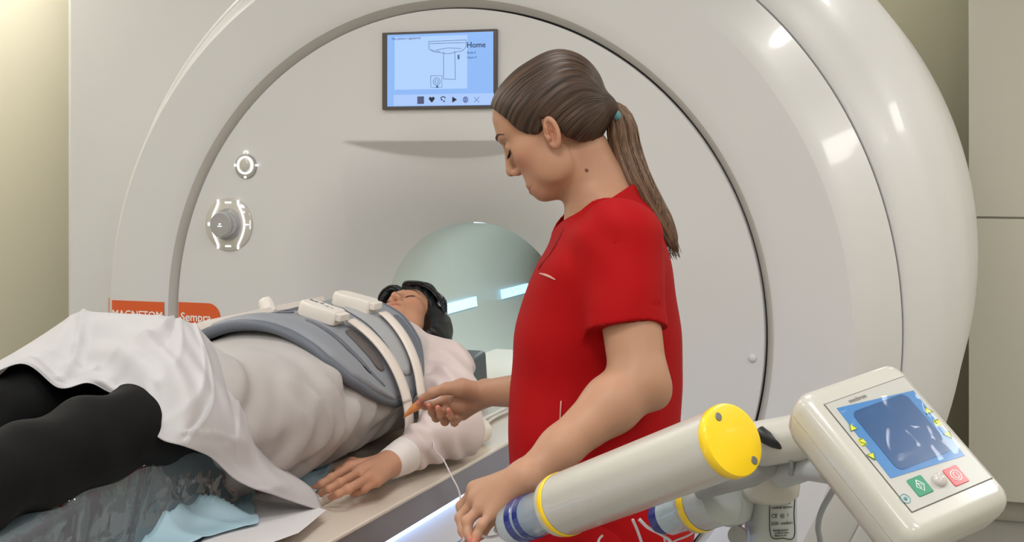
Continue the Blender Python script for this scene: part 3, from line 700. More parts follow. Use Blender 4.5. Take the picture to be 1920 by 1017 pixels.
# trousers
tr = Sdf()
for s in (-1, 1):
    h = ref + BL * s * .09 - BF * .008; h[2] = .84; kn = h - BF * .0; kn[2] = .47; an = h - BF * .03; an[2] = .10
    tr.cap(h, kn, .115, .092, .04); tr.cap(kn, an, .092, .078, .03)
hp = ref - BF * .01; hp[2] = .86; tr.ell(hp, (.16, .17, .12), np.array([BF, BL, [0, 0, 1]]), .05)
tr.add(lambda p: .003 * noise3(p, 22, 8), ref, 9, 1, 'n')
lo_[2] = 0.06; hi_[2] = 1.0
V, F = polygonise(tr, lo_, hi_, .008, 3); fastmesh('trousers', V, F, red_m, nurse)
for s in (-1, 1):
    an = ref + BL * s * .085 - BF * .04; an[2] = .0
    sh = Sdf(); sh.cap(an + [0, 0, .05], an + BF * .19 + [0, 0, .04], .046, .040, .02); sh.add(lambda p: .004 - p[:, 2], an, 9, .01, '&')
    V, F = polygonise(sh, an - .3, an + .3, .006, 3); fastmesh('shoe', V, F, mat('shoe_white', (235, 235, 235), .5), nurse)
# ------------------------------------------------------------------ patient lying on the table
TX, TY = -1.565, 0.0
pat = thing('person', 'patient in white gown and black trousers lying on back under the grey coil', 'person', (TX, 3.0, .816))
pr = math.radians(15); pp = math.radians(12)
PU = np.array([-math.sin(.17) * math.cos(pp), math.cos(.17) * math.cos(pp), math.sin(pp)]); PF = np.array([-math.sin(pr), 0, math.cos(pr)]); PF = PF - PU * (PF @ PU); PF /= np.linalg.norm(PF); PL = np.cross(PU, PF)
PO = P(738, 549, 3.72) - (.113 * PF - .017 * PU); print('PO', PO)
YT = np.array([  # y, half width, top z
 [2.25, .15, 1.02], [2.45, .205, 1.05], [2.6, .222, 1.098], [2.75, .226, 1.112], [2.9, .224, 1.114], [3.05, .218, 1.114], [3.18, .21, 1.110], [3.28, .195, 1.085], [3.36, .15, 1.03], [3.42, .08, .98]])
def trunk(off=0.0, y0=2.3, y1=3.40, shift=0.0):
    def f(p):
        y = p[:, 1]; yc = np.clip(y, y0, y1); hw = np.interp(yc, YT[:, 0], YT[:, 1]) + off; top = np.interp(yc, YT[:, 0], YT[:, 2]) + off
        zc = .95; zz = p[:, 2] - zc; b = .14 + (top - zc - .14) * np.clip(zz / .08 + .5, 0, 1); x = p[:, 0] - TX
        k0 = (np.abs(x / hw) ** 2.05 + np.abs(zz / b) ** 2.05) ** (1 / 2.05); d = (k0 - 1) * np.minimum(hw, b) * .9
        dy = np.maximum(y - y1, y0 - y); return np.where(dy > 0, np.sqrt(np.maximum(d, 0) ** 2 + dy ** 2), np.maximum(d, dy))
    return f
tcn = np.array([TX, 2.85, .95])
AS, AE, AW = np.array([-1.355, 3.25, .975]), P(846, 806, 3.19), P(735, 868, 2.96)
AS2, AE2, AW2 = np.array([-1.77, 3.25, .975]), np.array([-1.90, 2.98, .90]), np.array([-1.87, 2.72, .86])
KN = [np.array([-1.455, 2.225, 1.032]), np.array([-1.70, 2.21, 1.06])]; AN = [np.array([-1.47, 1.70, 1.005]), np.array([-1.70, 1.68, 1.0])]; HP = [np.array([-1.475, 2.62, .96]), np.array([-1.66, 2.62, .96])]
pb = Sdf(); pq = head(pb, PO, PF, PL, PU, 1.0)
pb.cap(np.array([-1.56, 3.50, .985]), np.array([-1.56, 3.34, .97]), .052, .06, .02)
pb.add(trunk(-.012), tcn, .65, .03)
pb.cap(AS, AE, .052, .043, .03); pb.cap(AE, AW, .042, .0275, .02)
pb.cap(AS2, AE2, .05, .043, .03); pb.cap(AE2, AW2, .042, .0275, .02); pb.cap(AW2, AW2 + [.0, -.10, -.02], .035, .02, .02, w=np.array([0, 0, 1.]), sq=.5)
fz = [.846, .842, .838, .829]
PH = {}
for f, pts, zs in (('i', [(655, 878), (622, 897), (603, 908), (590, 915)], (.858, .852, .842, .832)), ('m', [(672, 888), (638, 906), (617, 918), (603, 925)], (.861, .856, .845, .833)),
               ('r', [(689, 898), (653, 917), (634, 927), (620, 933)], (.858, .852, .842, .832)), ('l', [(706, 904), (683, 917), (671, 923), (661, 927)], (.850, .842, .834, .828))):
    PH[f] = [Pz(x, y, z - .005) for (x, y), z in zip(pts, zs)]
t3 = mkhand(pb, AW, PH, .0088, pr=.014, wr=.023, k=.012)
pb.cap(AW, (PH['i'][0] + PH['l'][0]) / 2, .022, .021, .015)
pb.chain([AW + [-.012, -.02, -.004], Pz(660, 868, .84), Pz(630, 884, .832)], [.014, .011, .008], .008)
for k_, a_, h_ in zip(KN, AN, HP):
    pb.chain([h_, k_], [.075, .055], .03); pb.chain([k_, a_], [.055, .036], .02); pb.cap(a_, a_ + [0, -.05, .14], .034, .022, .02)
V, F = polygonise(pb, (-2.1, 1.5, .78), (-1.0, 3.9, 1.35), VOX, 4); 
po = fastmesh('body', V, F, skin_p, pat)
C = skincols(V, PO, PF, PL, PU, 1, (194, 144, 116), (168, 90, 78), (192, 122, 98)); C = hand_cols(V, C, t3, (206, 130, 110), .010); vcol(po, 'Col', C)
for f in 'imrl':
    a_, b_ = PH[f][2], PH[f][3]; d = (b_ - a_) / np.linalg.norm(b_ - a_); up = np.array([0, 0, 1.]); up = up - d * (d @ up); up /= np.linalg.norm(up); sd_ = np.cross(d, up)
    c = b_ + up * .0060 + d * .001; G = [[c + d * .006 * u_ + sd_ * .0045 * v_ - up * .0012 * (v_ * v_) for v_ in np.linspace(-1, 1, 5)] for u_ in np.linspace(-1, 1, 4)]
    solid(MB().grid(G).build('fingernail', mat('nail', (224, 160, 142), .25, coat=.4), po, True), .0008)
for l in (-1, 1):
    pts = crom([snap(pb, pq, f_, l * l_, u_) for f_, l_, u_ in ((120, 12, 42), (120, 22, 46), (115, 36, 48), (105, 48, 42))], 6)
    MB().tube(pts, np.concatenate([np.linspace(.0014, .003, 7), np.linspace(.003, .0008, len(pts) - 7)]), 8).build('eyebrow', dk, po, True)
    MB().tube(crom([snap(pb, pq, 120, l * l_, u_) for l_, u_ in ((17, 14), (26, 11), (35, 11), (42, 15))], 6), .0018, 6).build('eyelashes', dk, po, True)
# hair
black_h = hair_mat('hair_black', (5, 5, 6), (30, 33, 35), .28, 5.0)
ph_ = Sdf(); RH_ = np.array([PF, PL, PU])
ph_.ell(pq(-12, 0, 62), (.100, .094, .094), RH_, .02); ph_.ell(pq(42, 0, 104), (.056, .074, .046), RH_, .03)
ph_.cap(pq(-30, 70, 30), pq(-62, 92, -50), .032, .022, .03); ph_.cap(pq(-30, -70, 30), pq(-55, -85, -40), .03, .02, .03)
ph_.ell(pq(-40, 60, 10), (.05, .035, .07), RH_, .03)
for l_ in (-1, 1): ph_.cap(pq(0, l_ * 72, 40), pq(-18, l_ * 80, -45), .024, .024, .03)
def pcut(p):
    v = (p - PO) * 1000; f = v @ PF; u = v @ PU; l = np.abs(v @ PL)
    um = np.interp(f, [-130, 0, 20, 30, 36, 50, 68, 84, 120], [-140, -110, -80, 6, 28, 50, 70, 88, 96]); return (um - u) / 1000 * .7
ph_.add(pcut, PO, 9, .006, '&')
ph_.add(lambda p: .0018 * np.sin(((p - PO) @ PL) * 190 + 3 * np.sin(((p - PO) @ PF) * 40)) + .001 * noise3(p, 90, 2), PO, 9, 1, 'n')
ph_.add(lambda p: .836 - p[:, 2], PO, 9, .01, '&')
V, F = polygonise(ph_, PO - .24, PO + .24, .0025, 4); phr = fastmesh('hair', V, F, black_h, pat)
v = V - PO; attr_vec(phr, np.stack([(v @ PL) * 60, (v @ PF) * 60, (v @ PU) * 8], 1))
rg = np.random.default_rng(11); sm = hair_mat('hair_black_lock', (6, 7, 8), (66, 72, 74), .25, 5.0)
nl = 0
for i in range(130):
    sd_ = -1 if i % 2 else 1; q0 = rg.random(); du = q0 * 62 - 6; jj = rg.normal(size=5) * 2.0; o0 = -12 + rg.uniform(-5, 5)
    bul = rg.uniform(0, 9)
    pts = crom([pq(58 - q0 * 22, o0 * .4, 78 + du), pq(92 - q0 * 34 + bul, o0 + sd_ * 10, 92 + du + jj[0]), pq(101 - q0 * 36 + bul, o0 + sd_ * (34 + jj[1]), 90 + du * .95 + jj[1]), pq(84 - q0 * 30 + bul, o0 * .5 + sd_ * (68 + jj[2]), 80 + du * .8 + jj[2]), pq(48 - q0 * 18, sd_ * (92 + jj[3]), 62 + du * .6 + jj[3]), pq(2 - q0 * 8 + 3 * jj[4], sd_ * (98 + jj[4]), 34 + du * .5)], 6)
    mb = MB().tube(pts, np.interp(np.linspace(0, 1, len(pts)), [0, .5, 1], [.0034, .0036, .0006]), 7); lk = mb.build('hair_lock', sm, phr, True)
    attr_vec(lk, np.array([(x * 8, y * 8, z * 60) for x, y, z in mb.V]) + i)

# gown
gown_m = mat('gown_white', (222, 212, 210), .75, bump=(500, .12, .0005), noise=(18, .03), attr='Col')
def gf(p):
    x = p[:, 0] - TX; y = p[:, 1]; z = p[:, 2]
    a = .0045 * np.sin((y * .45 - z * 1.0 - x * .35) * 44 + 2 * np.sin(x * 9 + y * 7)) * np.clip((2.9 - y) / .3, 0.2, 1) 
    b = .0025 * np.sin((y * .8 - z * .9 + x * .3) * 60 + 2 * np.sin(y * 11)) ; c = .003 * noise3(p, 42, 9)
    arm = np.clip((p[:, 0] + 1.36) / .04, 0, 1); d_ = .004 * np.sin((y * 1.0 + z * .6) * 75 + 3 * np.sin(x * 40 + z * 20)) * arm
    return (a + b) * (1 - arm) + c + d_
gs = Sdf(); gs.add(trunk(.010, 2.30, 3.37), tcn, .72, .03)
gs.ell((TX + .012, 2.50, .965), (.234, .25, .130), None, .05)
for k_, h_ in zip(KN, HP): gs.cap(h_, h_ + (k_ - h_) * .78, .112, .110, .05)
gs.cap(AS, AS + (AE - AS) * .5, .070, .066, .05); gs.cap(AS + (AE - AS) * .5, AE, .066, .070, .03); gs.cap(AE, AE + (AW - AE) * .66, .066, .042, .025)
gs.cap(AS2, AE2, .068, .066, .04); gs.cap(AE2, AE2 + (AW2 - AE2) * .85, .062, .04, .02)
gs.cap(np.array([-1.56, 3.36, 1.02]), np.array([-1.555, 3.43, 1.01]), .075, .070, .05)
gs.cap(np.array([-1.56, 3.40, .99]), np.array([-1.56, 3.60, 1.0]), .055, .06, .01, '-')
gs.add(gf, tcn, 9, 1, 'n'); gs.add(lambda p: .818 - p[:, 2], tcn, 9, .008, '&')
V, F = polygonise(gs, (-2.1, 2.2, .80), (-1.0, 3.6, 1.25), .0035, 4); gown = fastmesh('gown', V, F, gown_m, pat)

def segd(V, a, b): ab = b - a; t = np.clip((V - a) @ ab / (ab @ ab), 0, 1); return np.linalg.norm(V - a - t[:, None] * ab, axis=1)
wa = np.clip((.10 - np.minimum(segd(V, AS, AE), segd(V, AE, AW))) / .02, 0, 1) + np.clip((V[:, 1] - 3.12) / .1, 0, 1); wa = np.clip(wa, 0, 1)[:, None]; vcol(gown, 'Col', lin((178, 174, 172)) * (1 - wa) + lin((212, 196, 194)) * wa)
cd = (AW - AE) / np.linalg.norm(AW - AE); c0 = AW - cd * .050
mb = MB(); pts = [c0 + cd * t for t in np.linspace(-.005, .062, 40)]; mb.tube(pts, [.0395 - .03 * t * .25 + .0008 * math.sin(t * 170) for t in np.linspace(0, 1, 40)], 32, True); mb.build('cuff', mat('cuff_white', (232, 226, 224), .8, bump=(400, .3, .0006)), gown, True)
# trousers
bl_m = mat('trousers_black', (8, 9, 10), .75, spec=.18, bump=(500, .2, .0006))
tb = Sdf()
for k_, a_, h_ in zip(KN, AN, HP):
    tb.chain([h_, k_], [.095, .083], .03); tb.cap(k_, a_, .083, .070, .03); tb.cap(a_, a_ + (a_ - k_) * .05, .070, .066, .03)
tb.add(lambda p: .005 * np.sin(p[:, 1] * 40 + p[:, 0] * 30 + p[:, 2] * 20) + .004 * noise3(p, 26, 4), tcn, 9, 1, 'n')
V, F = polygonise(tb, (-2.0, 1.5, .8), (-1.2, 2.8, 1.35), .005, 3); fastmesh('trousers', V, F, bl_m, pat)
for a_ in AN:
    sh = Sdf(); sh.cap(a_ + [0, -.07, -.02], a_ + [0, -.11, .16], .042, .034, .02); V, F = polygonise(sh, a_ - .3, a_ + .3, .006, 3); fastmesh('sock', V, F, mat('sock', (40, 40, 44), .8), pat)

# ------------------------------------------------------------------ leg bolster in plastic wrap
bol = thing('leg_bolster', 'dark grey leg cushion wrapped in shiny clear plastic under the patient legs', 'cushion', (-1.64, 1.9, .816))
bs = Sdf()
def wedge(p):
    y = p[:, 1]; top = np.interp(y, [1.2, 1.7, 2.1, 2.3, 2.42], [.91, .945, 1.0, .965, .93]); q_ = np.stack([np.abs(p[:, 0] + 1.645) - .205, np.abs(y - 1.86) - .46, np.abs(p[:, 2] - (top + .816) / 2) - (top - .816) / 2 + .03], 1)
    return np.linalg.norm(np.maximum(q_, 0), axis=1) + np.minimum(q_.max(1), 0) - .03
bs.add(wedge, (-1.645, 1.86, .9), .6, .01)
V, F = polygonise(bs, (-2, 1.2, .78), (-1.3, 2.5, 1.1), .006, 3); V[:, 2] = np.maximum(V[:, 2], .818)
bolin = fastmesh('cushion', V, F, mat('bolster_grey', (94, 106, 112), .55, bump=(120, .2, .001)), bol)
plm = bpy.data.materials.new('clear_plastic'); plm.use_nodes = True; nt = plm.node_tree; nt.nodes.clear()
out = nt.nodes.new('ShaderNodeOutputMaterial'); mix = nt.nodes.new('ShaderNodeMixShader'); tr_ = nt.nodes.new('ShaderNodeBsdfTransparent'); gl = nt.nodes.new('ShaderNodeBsdfGlossy'); fr = nt.nodes.new('ShaderNodeLayerWeight')
gl.inputs['Roughness'].default_value = .06; fr.inputs['Blend'].default_value = .22; mr = nt.nodes.new('ShaderNodeMapRange'); mr.inputs['To Min'].default_value = .045; mr.inputs['To Max'].default_value = .42
nt.links.new(fr.outputs['Facing'], mr.inputs['Value']); nt.links.new(mr.outputs[0], mix.inputs[0]); nt.links.new(tr_.outputs[0], mix.inputs[1]); nt.links.new(gl.outputs[0], mix.inputs[2]); nt.links.new(mix.outputs[0], out.inputs[0])
tr_.inputs[0].default_value = (.93, .96, .97, 1)
nz = nt.nodes.new('ShaderNodeTexVoronoi'); nz.feature = 'SMOOTH_F1'; nz.inputs['Scale'].default_value = 22; tcc = nt.nodes.new('ShaderNodeTexCoord'); nt.links.new(tcc.outputs['Object'], nz.inputs['Vector'])
nz2 = nt.nodes.new('ShaderNodeTexNoise'); nz2.inputs['Scale'].default_value = 14; nz2.inputs['Detail'].default_value = 3; nt.links.new(tcc.outputs['Object'], nz2.inputs['Vector'])
ad_ = nt.nodes.new('ShaderNodeMath'); nt.links.new(nz.outputs['Distance'], ad_.inputs[0]); nt.links.new(nz2.outputs['Fac'], ad_.inputs[1])
bp_ = nt.nodes.new('ShaderNodeBump'); bp_.inputs['Strength'].default_value = .45; bp_.inputs['Distance'].default_value = .012; nt.links.new(ad_.outputs[0], bp_.inputs['Height']); nt.links.new(bp_.outputs[0], gl.inputs['Normal'])
ws = Sdf(); ws.add(lambda p: wedge(p) - .006, (-1.645, 1.86, .9), .62, .01)
def wr(p):
    n1 = noise3(p * [1, .7, 1.4], 15, 21); n2 = noise3(p, 44, 22); return -.007 * (1 - np.abs(n1)) ** 6 - .0015 * (1 - np.abs(n2)) ** 6 + .002
ws.add(wr, (-1.645, 1.86, .9), 9, 1, 'n')
V, F = polygonise(ws, (-2, 1.2, .78), (-1.3, 2.5, 1.1), .004, 3); V[:, 2] = np.maximum(V[:, 2], .8175); fastmesh('plastic_wrap', V, F, plm, bol)

# ------------------------------------------------------------------ white sheet over the knees
sheet_m = mat('sheet_white', (190, 188, 190), .8, bump=(420, .18, .0006), noise=(9, .02))
R0 = [(-70, 735, 2.66), (35, 690, 2.78), (110, 650, 2.82), (160, 640, 2.85), (235, 640, 2.84), (295, 640, 2.84), (325, 640, 2.84), (350, 645, 2.84), (372, 650, 2.84), (400, 670, 2.85), (432, 690, 2.86), (452, 712, 2.87), (468, 735, 2.88)]
R1 = [(-70, 715, 2.56), (44, 653, 2.66), (116, 604, 2.68), (157, 586, 2.68), (235, 589, 2.66), (292, 593, 2.65), (325, 596, 2.64), (347, 602, 2.64), (366, 613, 2.65), (398, 643, 2.68), (432, 676, 2.71), (449, 706, 2.74), (459, 742, 2.77)]
R2 = [(-70, 722, 2.50), (42, 664, 2.57), (115, 650, 2.58), (164, 640, 2.585), (232, 625, 2.57), (293, 633, 2.545), (335, 650, 2.53), (368, 668, 2.535), (393, 690, 2.55), (420, 715, 2.58), (446, 745, 2.62), (466, 790, 2.68), (478, 838, 2.78)]
R3 = [(-70, 728, 2.46), (40, 672, 2.51), (112, 692, 2.51), (167, 686, 2.515), (226, 672, 2.50), (287, 675, 2.465), (332, 704, 2.435), (372, 735, 2.44), (398, 760, 2.465), (430, 790, 2.50), (462, 826, 2.56), (500, 865, 2.66), (540, 885, 2.78)]
R4 = [(-70, 733, 2.44), (39, 678, 2.48), (110, 716, 2.475), (166, 710, 2.48), (216, 722, 2.455), (270, 722, 2.43), (300, 762, 2.40), (340, 800, 2.39), (362, 812, 2.405), (415, 842, 2.48), (468, 878, 2.55), (528, 905, 2.61), (588, 920, 2.72)]
R5 = [(-70, 738, 2.44), (38, 682, 2.475), (109, 728, 2.465), (165, 718, 2.47), (213, 738, 2.45), (265, 740, 2.42), (277, 792, 2.39), (301, 824, 2.375), (346, 838, 2.385), (394, 858, 2.46), (449, 905, 2.52), (530, 935, 2.60), (607, 960, 2.69)]
G = surf([[P(*a) for a in r] for r in (R0, R1, R2, R3, R4, R5)], 10)
a_, b_ = G.shape[:2]; Gf = G.reshape(-1, 3); uu_, vv_ = np.meshgrid(np.linspace(0, 1, b_), np.linspace(0, 1, a_)); uu_ = uu_.ravel(); vv_ = vv_.ravel()
dn = np.array([.35, -.55, .75]); dn /= np.linalg.norm(dn)
fold = .010 * (1 - np.abs(np.sin((uu_ * 1.0 + vv_ * .22) * 13))) ** 3 * np.sin(np.pi * np.clip(vv_ * 1.15 - .1, 0, 1)) + .0045 * np.sin((uu_ * 1.2 - vv_ * .55) * 34 + 2 * np.sin(vv_ * 7)) * np.clip(vv_ * 2 - .2, 0, 1) * np.clip((1 - vv_) * 6, 0, 1) + .0012 * noise3(Gf, 60, 31)
def crease(u0, v0, u1, v1, a, w):
    d = np.array([u1 - u0, v1 - v0]); L = d @ d; t = np.clip(((uu_ - u0) * d[0] + (vv_ - v0) * d[1]) / L, 0, 1)
    return a * np.exp(-np.hypot(uu_ - u0 - t * d[0], vv_ - v0 - t * d[1]) / w)
for c_ in ((6, 1, 3.3, 3.3, .012, .012), (6.1, 1, 4.0, 3.9, -.008, .02), (3, 1, 2, 3.9, .012, .010), (3.3, 1.2, 2.6, 3.6, -.008, .02), (8, 1, 8, 4.8, .010, .012), (6.5, 1.1, 5.5, 3.6, .007, .010), (10, 2, 9.2, 3.9, .010, .012), (9, 1, 9.6, 4.2, -.008, .015), (11.9, 3, 10.6, 4.9, .006, .01), (7.6, 4.2, 9.8, 3.2, .008, .012)):
    fold += crease(c_[0] / 12, c_[1] / 5, c_[2] / 12, c_[3] / 5, c_[4], c_[5])
fold *= np.clip((uu_ - .02) * 12, 0, 1) * np.clip((1 - uu_) * 10, .2, 1)
Gf = Gf + fold[:, None] * dn
sh = MB().grid(Gf.reshape(a_, b_, 3)).build('drape_sheet', sheet_m, None, True); solid(sh, .0015)
tag(sh, 'thin white sheet draped over the raised knees, its corner hanging onto the table', 'sheet')

# ------------------------------------------------------------------ body coil
CCX, CCZ, CA_, CB_ = -1.568, .90, .252, .232
def SS(th, y, h=0.0):
    t = np.radians(th); n = np.array([math.cos(t) / CA_, 0, math.sin(t) / CB_]); n /= np.linalg.norm(n)
    return np.array([CCX + CA_ * math.cos(t), y, CCZ + CB_ * math.sin(t)]) + n * h
def SN(th):
    t = math.radians(th); n = np.array([math.cos(t) / CA_, 0, math.sin(t) / CB_]); n /= np.linalg.norm(n); tg = np.array([CA_ * math.sin(t), 0, -CB_ * math.cos(t)]); tg /= np.linalg.norm(tg); return n, tg
ylo = lambda th: np.interp(th, [12, 16, 22, 32, 45, 60, 120, 140, 152], [2.86, 2.80, 2.745, 2.685, 2.655, 2.65, 2.66, 2.69, 2.76])
yhi = lambda th: np.interp(th, [12, 16, 22, 40, 60, 90, 120, 140, 152], [2.92, 2.98, 3.02, 3.10, 3.15, 3.19, 3.17, 3.12, 3.02])
coil = thing('body_coil', 'grey flexible body coil strapped over the chest of the lying patient', 'medical coil', (CCX, 2.92, 1.14))
cg = mat('coil_grey', (136, 140, 148), .5, spec=.4); cd_ = mat('coil_dark', (98, 104, 114), .45, spec=.4); slot_m = mat('coil_slot', (92, 86, 84), .6); cl_m = mat('coil_pale', (166, 168, 172), .5)
ths = np.linspace(12, 152, 90); vs = np.linspace(0, 1, 40)
def cg_pt(th, v, h=0): return SS(th, ylo(th) + (yhi(th) - ylo(th)) * v, h)
def hh(th, v):
    e = min(v, 1 - v); e2 = min((th - 12) / 140, (152 - th) / 140) * 2.2
    base = .016 * min(1, (min(e, e2) / .04)) ** .5
    rib = .010 * (1 / (1 + math.exp(-(v - .02) * 90)) - 1 / (1 + math.exp(-(v - .19) * 90))) + .006 * (1 / (1 + math.exp(-(v - .93) * 90))) 
    return base + rib * min(1, e2 / .08)
top = [[cg_pt(t, v, hh(t, v)) for v in vs] for t in ths]
solid(MB().grid(top).build('shell', cg, coil, True), .014, -1)
edge = [cg_pt(t, 0, .008) for t in ths] + [cg_pt(152, v, .008) for v in vs[2:-2]] + [cg_pt(t, 1, .008) for t in ths[::-1]] + [cg_pt(12, v, .008) for v in vs[::-1][2:-2]]
edge.append(edge[0]); MB().tube(edge, .0115, 12).build('edge_bumper', cd_, coil, True)
def patch(name, m, t0, t1, v0, v1, h, sx=4.0, th_=.003, dep=0):
    G = []
    for r in np.linspace(0, 1, 8)[1:]:
        ring = []
        for a in np.arange(40) / 40 * 2 * np.pi:
            c, s = math.cos(a), math.sin(a); k = (abs(c) ** sx + abs(s) ** sx) ** (-1 / sx)
            t = (t0 + t1) / 2 + (t1 - t0) / 2 * c * k * r; v = (v0 + v1) / 2 + (v1 - v0) / 2 * s * k * r
            ring.append(cg_pt(t, v, hh(t, v) + h))
        G.append(ring)
    mb = MB().grid(G, True); mb.F.append(tuple(range(40))[::-1]); return solid(mb.build(name, m, coil, True), th_, 0)
patch('slot', slot_m, 30, 58, .34, .43, .0015); patch('slot', cd_, 24, 60, .865, .945, .0015); patch('slot', cd_, 88, 112, .30, .345, .0015); patch('slot', cd_, 92, 116, .42, .46, .0015); patch('slot', cd_, 96, 118, .60, .64, .0015)
patch('raised_panel', cl_m, 24, 78, .60, .80, .003); patch('edge_ridge', cd_, 22, 74, .205, .245, .002, 6)
def strap(name, y_of, t0, t1, wd, h=.0225, n=50, m=None):
    G = []
    for t in np.linspace(t0, t1, n): G.append([SS(t, y_of(t) + d, h + (0 if t > 22 else 0)) for d in (-wd / 2, -wd / 6, wd / 6, wd / 2)])
    return solid(MB().grid(G).build(name, m or strap_m, coil, True), .004)
strap_m = mat('strap_white', (228, 218, 210), .6, bump=(600, .2, .0004))
s1 = strap('strap', lambda t: np.interp(t, [-25, 0, 60], [2.865, 2.87, 2.875]), 62, -24, .042, .030)
s2 = strap('strap', lambda t: np.interp(t, [-25, 15, 60], [2.93, 2.955, 3.045]), 62, -24, .040, .030)
for y, t in ((2.868, 12), (2.945, 12)): strap('strap_joint', lambda q_, y=y: y, t + .5, t - .5, .044, .0325, 3, mat('joint', (190, 180, 174), .6))
box_m = mat('connector_white', (226, 220, 212), .4, coat=.2)
for th, y, Lt, wy in ((74, 2.835, .100, .062), (77, 3.035, .104, .064)):
    n, tg = SN(th); yv = np.array([0, 1, 0.]); c = SS(th, y, .034); c = c + tg * 0
    out_ = [(-.5, -.28), (-.36, -.5), (.42, -.5), (.5, -.42), (.5, .42), (.42, .5), (-.36, .5), (-.5, .28)]
    mk_ = lambda s_, h_: [c + tg * a * Lt * s_ + yv * b * wy * s_ + n * h_ for a, b in out_]
    bx = MB().loft([mk_(1, -.020), mk_(1, .004), mk_(.93, .012)]).build('connector_box', box_m, coil, bevel=.002)
    MB().loft([[c + tg * (a + Lt * .5) + yv * b + n * h_ for a, b in ((-.012, -.024), (.012, -.022), (.012, .022), (-.012, .024))] for h_ in (-.008, .009)]).build('strap_clip', box_m, bx, bevel=.002)
    if th == 74:
        text('lettering', 'Body 18', c + n * .0125 - tg * .022 + yv * .012, .011, tg, yv, mat('ink_grey', (84, 84, 96), .5), bx, .0003, 'CENTER', .02)
        text('lettering', '1.5T   ----', c + n * .0125 + tg * .016 + yv * .002, .006, tg, yv, mat('ink_grey', (84, 84, 96), .5), bx, .0003, 'CENTER', .02)
G = []
for y in np.linspace(2.66, 3.20, 30):
    th = 117 + (2.9 - y) * 6; n, tg = SN(th); G.append([SS(th, y, .016) - tg * .016, SS(th, y, .036) - tg * .014, SS(th, y, .038), SS(th, y, .036) + tg * .014, SS(th, y, .016) + tg * .016])
MB().loft(G).build('side_strap', strap_m, coil, True, auto=30)
n, tg = SN(117); c = SS(117, 2.955, .036); MB().rev(c, n, [(.020, -.01), (.018, .018), (.013, .027), (0, .030)], 24).build('knob', box_m, coil, True)

# ------------------------------------------------------------------ pads and cloths on the table
o = MB().box((-1.545, 3.565, .885), (.33, .13, .135)).build('head_rest', mat('pad_dark', (84, 94, 96), .5), bevel=.012)
for v_ in o.data.vertices:
    if v_.co.z > .9 and v_.co.y > 3.57: v_.co.z += .015; v_.co.x -= .01
tag(o, 'dark grey head rest block behind the patient shoulders', 'head rest')
def cloth(name, corners, z0, m, label, cat, amp=.006, seed=1, n=40, thick=.001, freq=20):
    c = [Pz(x, y, z0)[:2] for x, y in corners]; G = []
    for i in np.linspace(0, 1, n):
        for j in np.linspace(0, 1, n):
            xy = (1 - i) * ((1 - j) * c[0] + j * c[1]) + i * ((1 - j) * c[3] + j * c[2]); G.append((xy[0], xy[1], z0))
    G = np.array(G); G[:, 2] += amp * (1 + noise3(G, freq, seed)); o = MB().grid(G.reshape(n, n, 3)).build(name, m, None, True); solid(o, thick, 1); return tag(o, label, cat)
cloth('bed_liner', [(300, 870), (640, 830), (596, 925), (300, 1090)], .8185, mat('liner_blue', (168, 196, 208), .7), 'pale blue absorbent liner lying on the table under the hips', 'liner', .0035, 3, freq=14)
paper = mat('paper_white', (222, 220, 222), .75)
cloth('paper_sheet', [(455, 905), (612, 958), (560, 1000), (330, 1085)], .826, paper, 'thin white paper sheet lying flat on the table beside the liner', 'paper', .0012, 5)
o = MB().box((-1.53, 3.42, .852), (.36, .14, .07)).build('pillow', mat('pillow_blue', (178, 198, 206), .7), None, bevel=.02); tag(o, 'pale blue flat pillow in front of the dark head rest', 'pillow')
# crumpled blue cloth
c = Pz(370, 970, .82); cs = Sdf()
V0 = []
nn = 70
cr = [(285, 912), (442, 905), (476, 975), (230, 1060)]
cxy = [Pz(x, y, .83)[:2] for x, y in [(330, 900), (470, 905), (480, 985), (215, 1065)]]
G = []
for i in np.linspace(0, 1, nn):
    for j in np.linspace(0, 1, nn):
        xy = (1 - i) * ((1 - j) * cxy[0] + j * cxy[1]) + i * ((1 - j) * cxy[3] + j * cxy[2]); G.append((xy[0], xy[1], 0))
G = np.array(G); e = (1 - np.abs(noise3(G, 16, 41))) ** 3 * .05 + (1 - np.abs(noise3(G, 34, 42))) ** 2 * .010
uu_ = np.repeat(np.linspace(0, 1, nn), nn); vv_ = np.tile(np.linspace(0, 1, nn), nn); G[:, 2] = .834 + e * (.35 + .65 * np.sin(np.pi * uu_) ** .5) * np.clip((1 - vv_) * 3, .15, 1)
G[:, 0] += .006 * noise3(G, 40, 43); G[:, 1] += .006 * noise3(G, 40, 44)
o = MB().grid(G.reshape(nn, nn, 3)).build('crumpled_cloth', mat('cloth_blue', (172, 204, 218), .6, bump=(60, .3, .002)), None, True); solid(o, .001, 1)
tag(o, 'crumpled light blue disposable cloth beside the wrapped leg cushion', 'cloth')
# lump of white cloth on the ledge
lp = Pz(885, 808, .838); ls = Sdf(); ls.ell(lp, (.045, .07, .036), None, .01); ls.ell(lp + [.01, -.04, -.008], (.03, .035, .024), None, .02); ls.add(lambda p: .004 * noise3(p, 60, 51), lp, 9, 1, 'n'); ls.add(lambda p: .8025 - p[:, 2], lp, 9, .004, '&')
V, F = polygonise(ls, lp - .15, lp + .15, .003, 3); o = fastmesh('folded_cloth', V, F, mat('cloth_cream', (228, 220, 208), .75)); tag(o, 'small folded white cloth on the table ledge beside the gown sleeve', 'cloth')
# side cable on the ledge behind
o = MB().tube(crom([Pz(905, 800, .812), Pz(925, 785, .812), Pz(950, 773, .812), Pz(985, 757, .812)], 6), .004, 8).build('grey_cable', mat('cable_pale', (220, 216, 210), .4), None, True); tag(o, 'pale cable lying along the table ledge behind the folded cloth', 'cable')
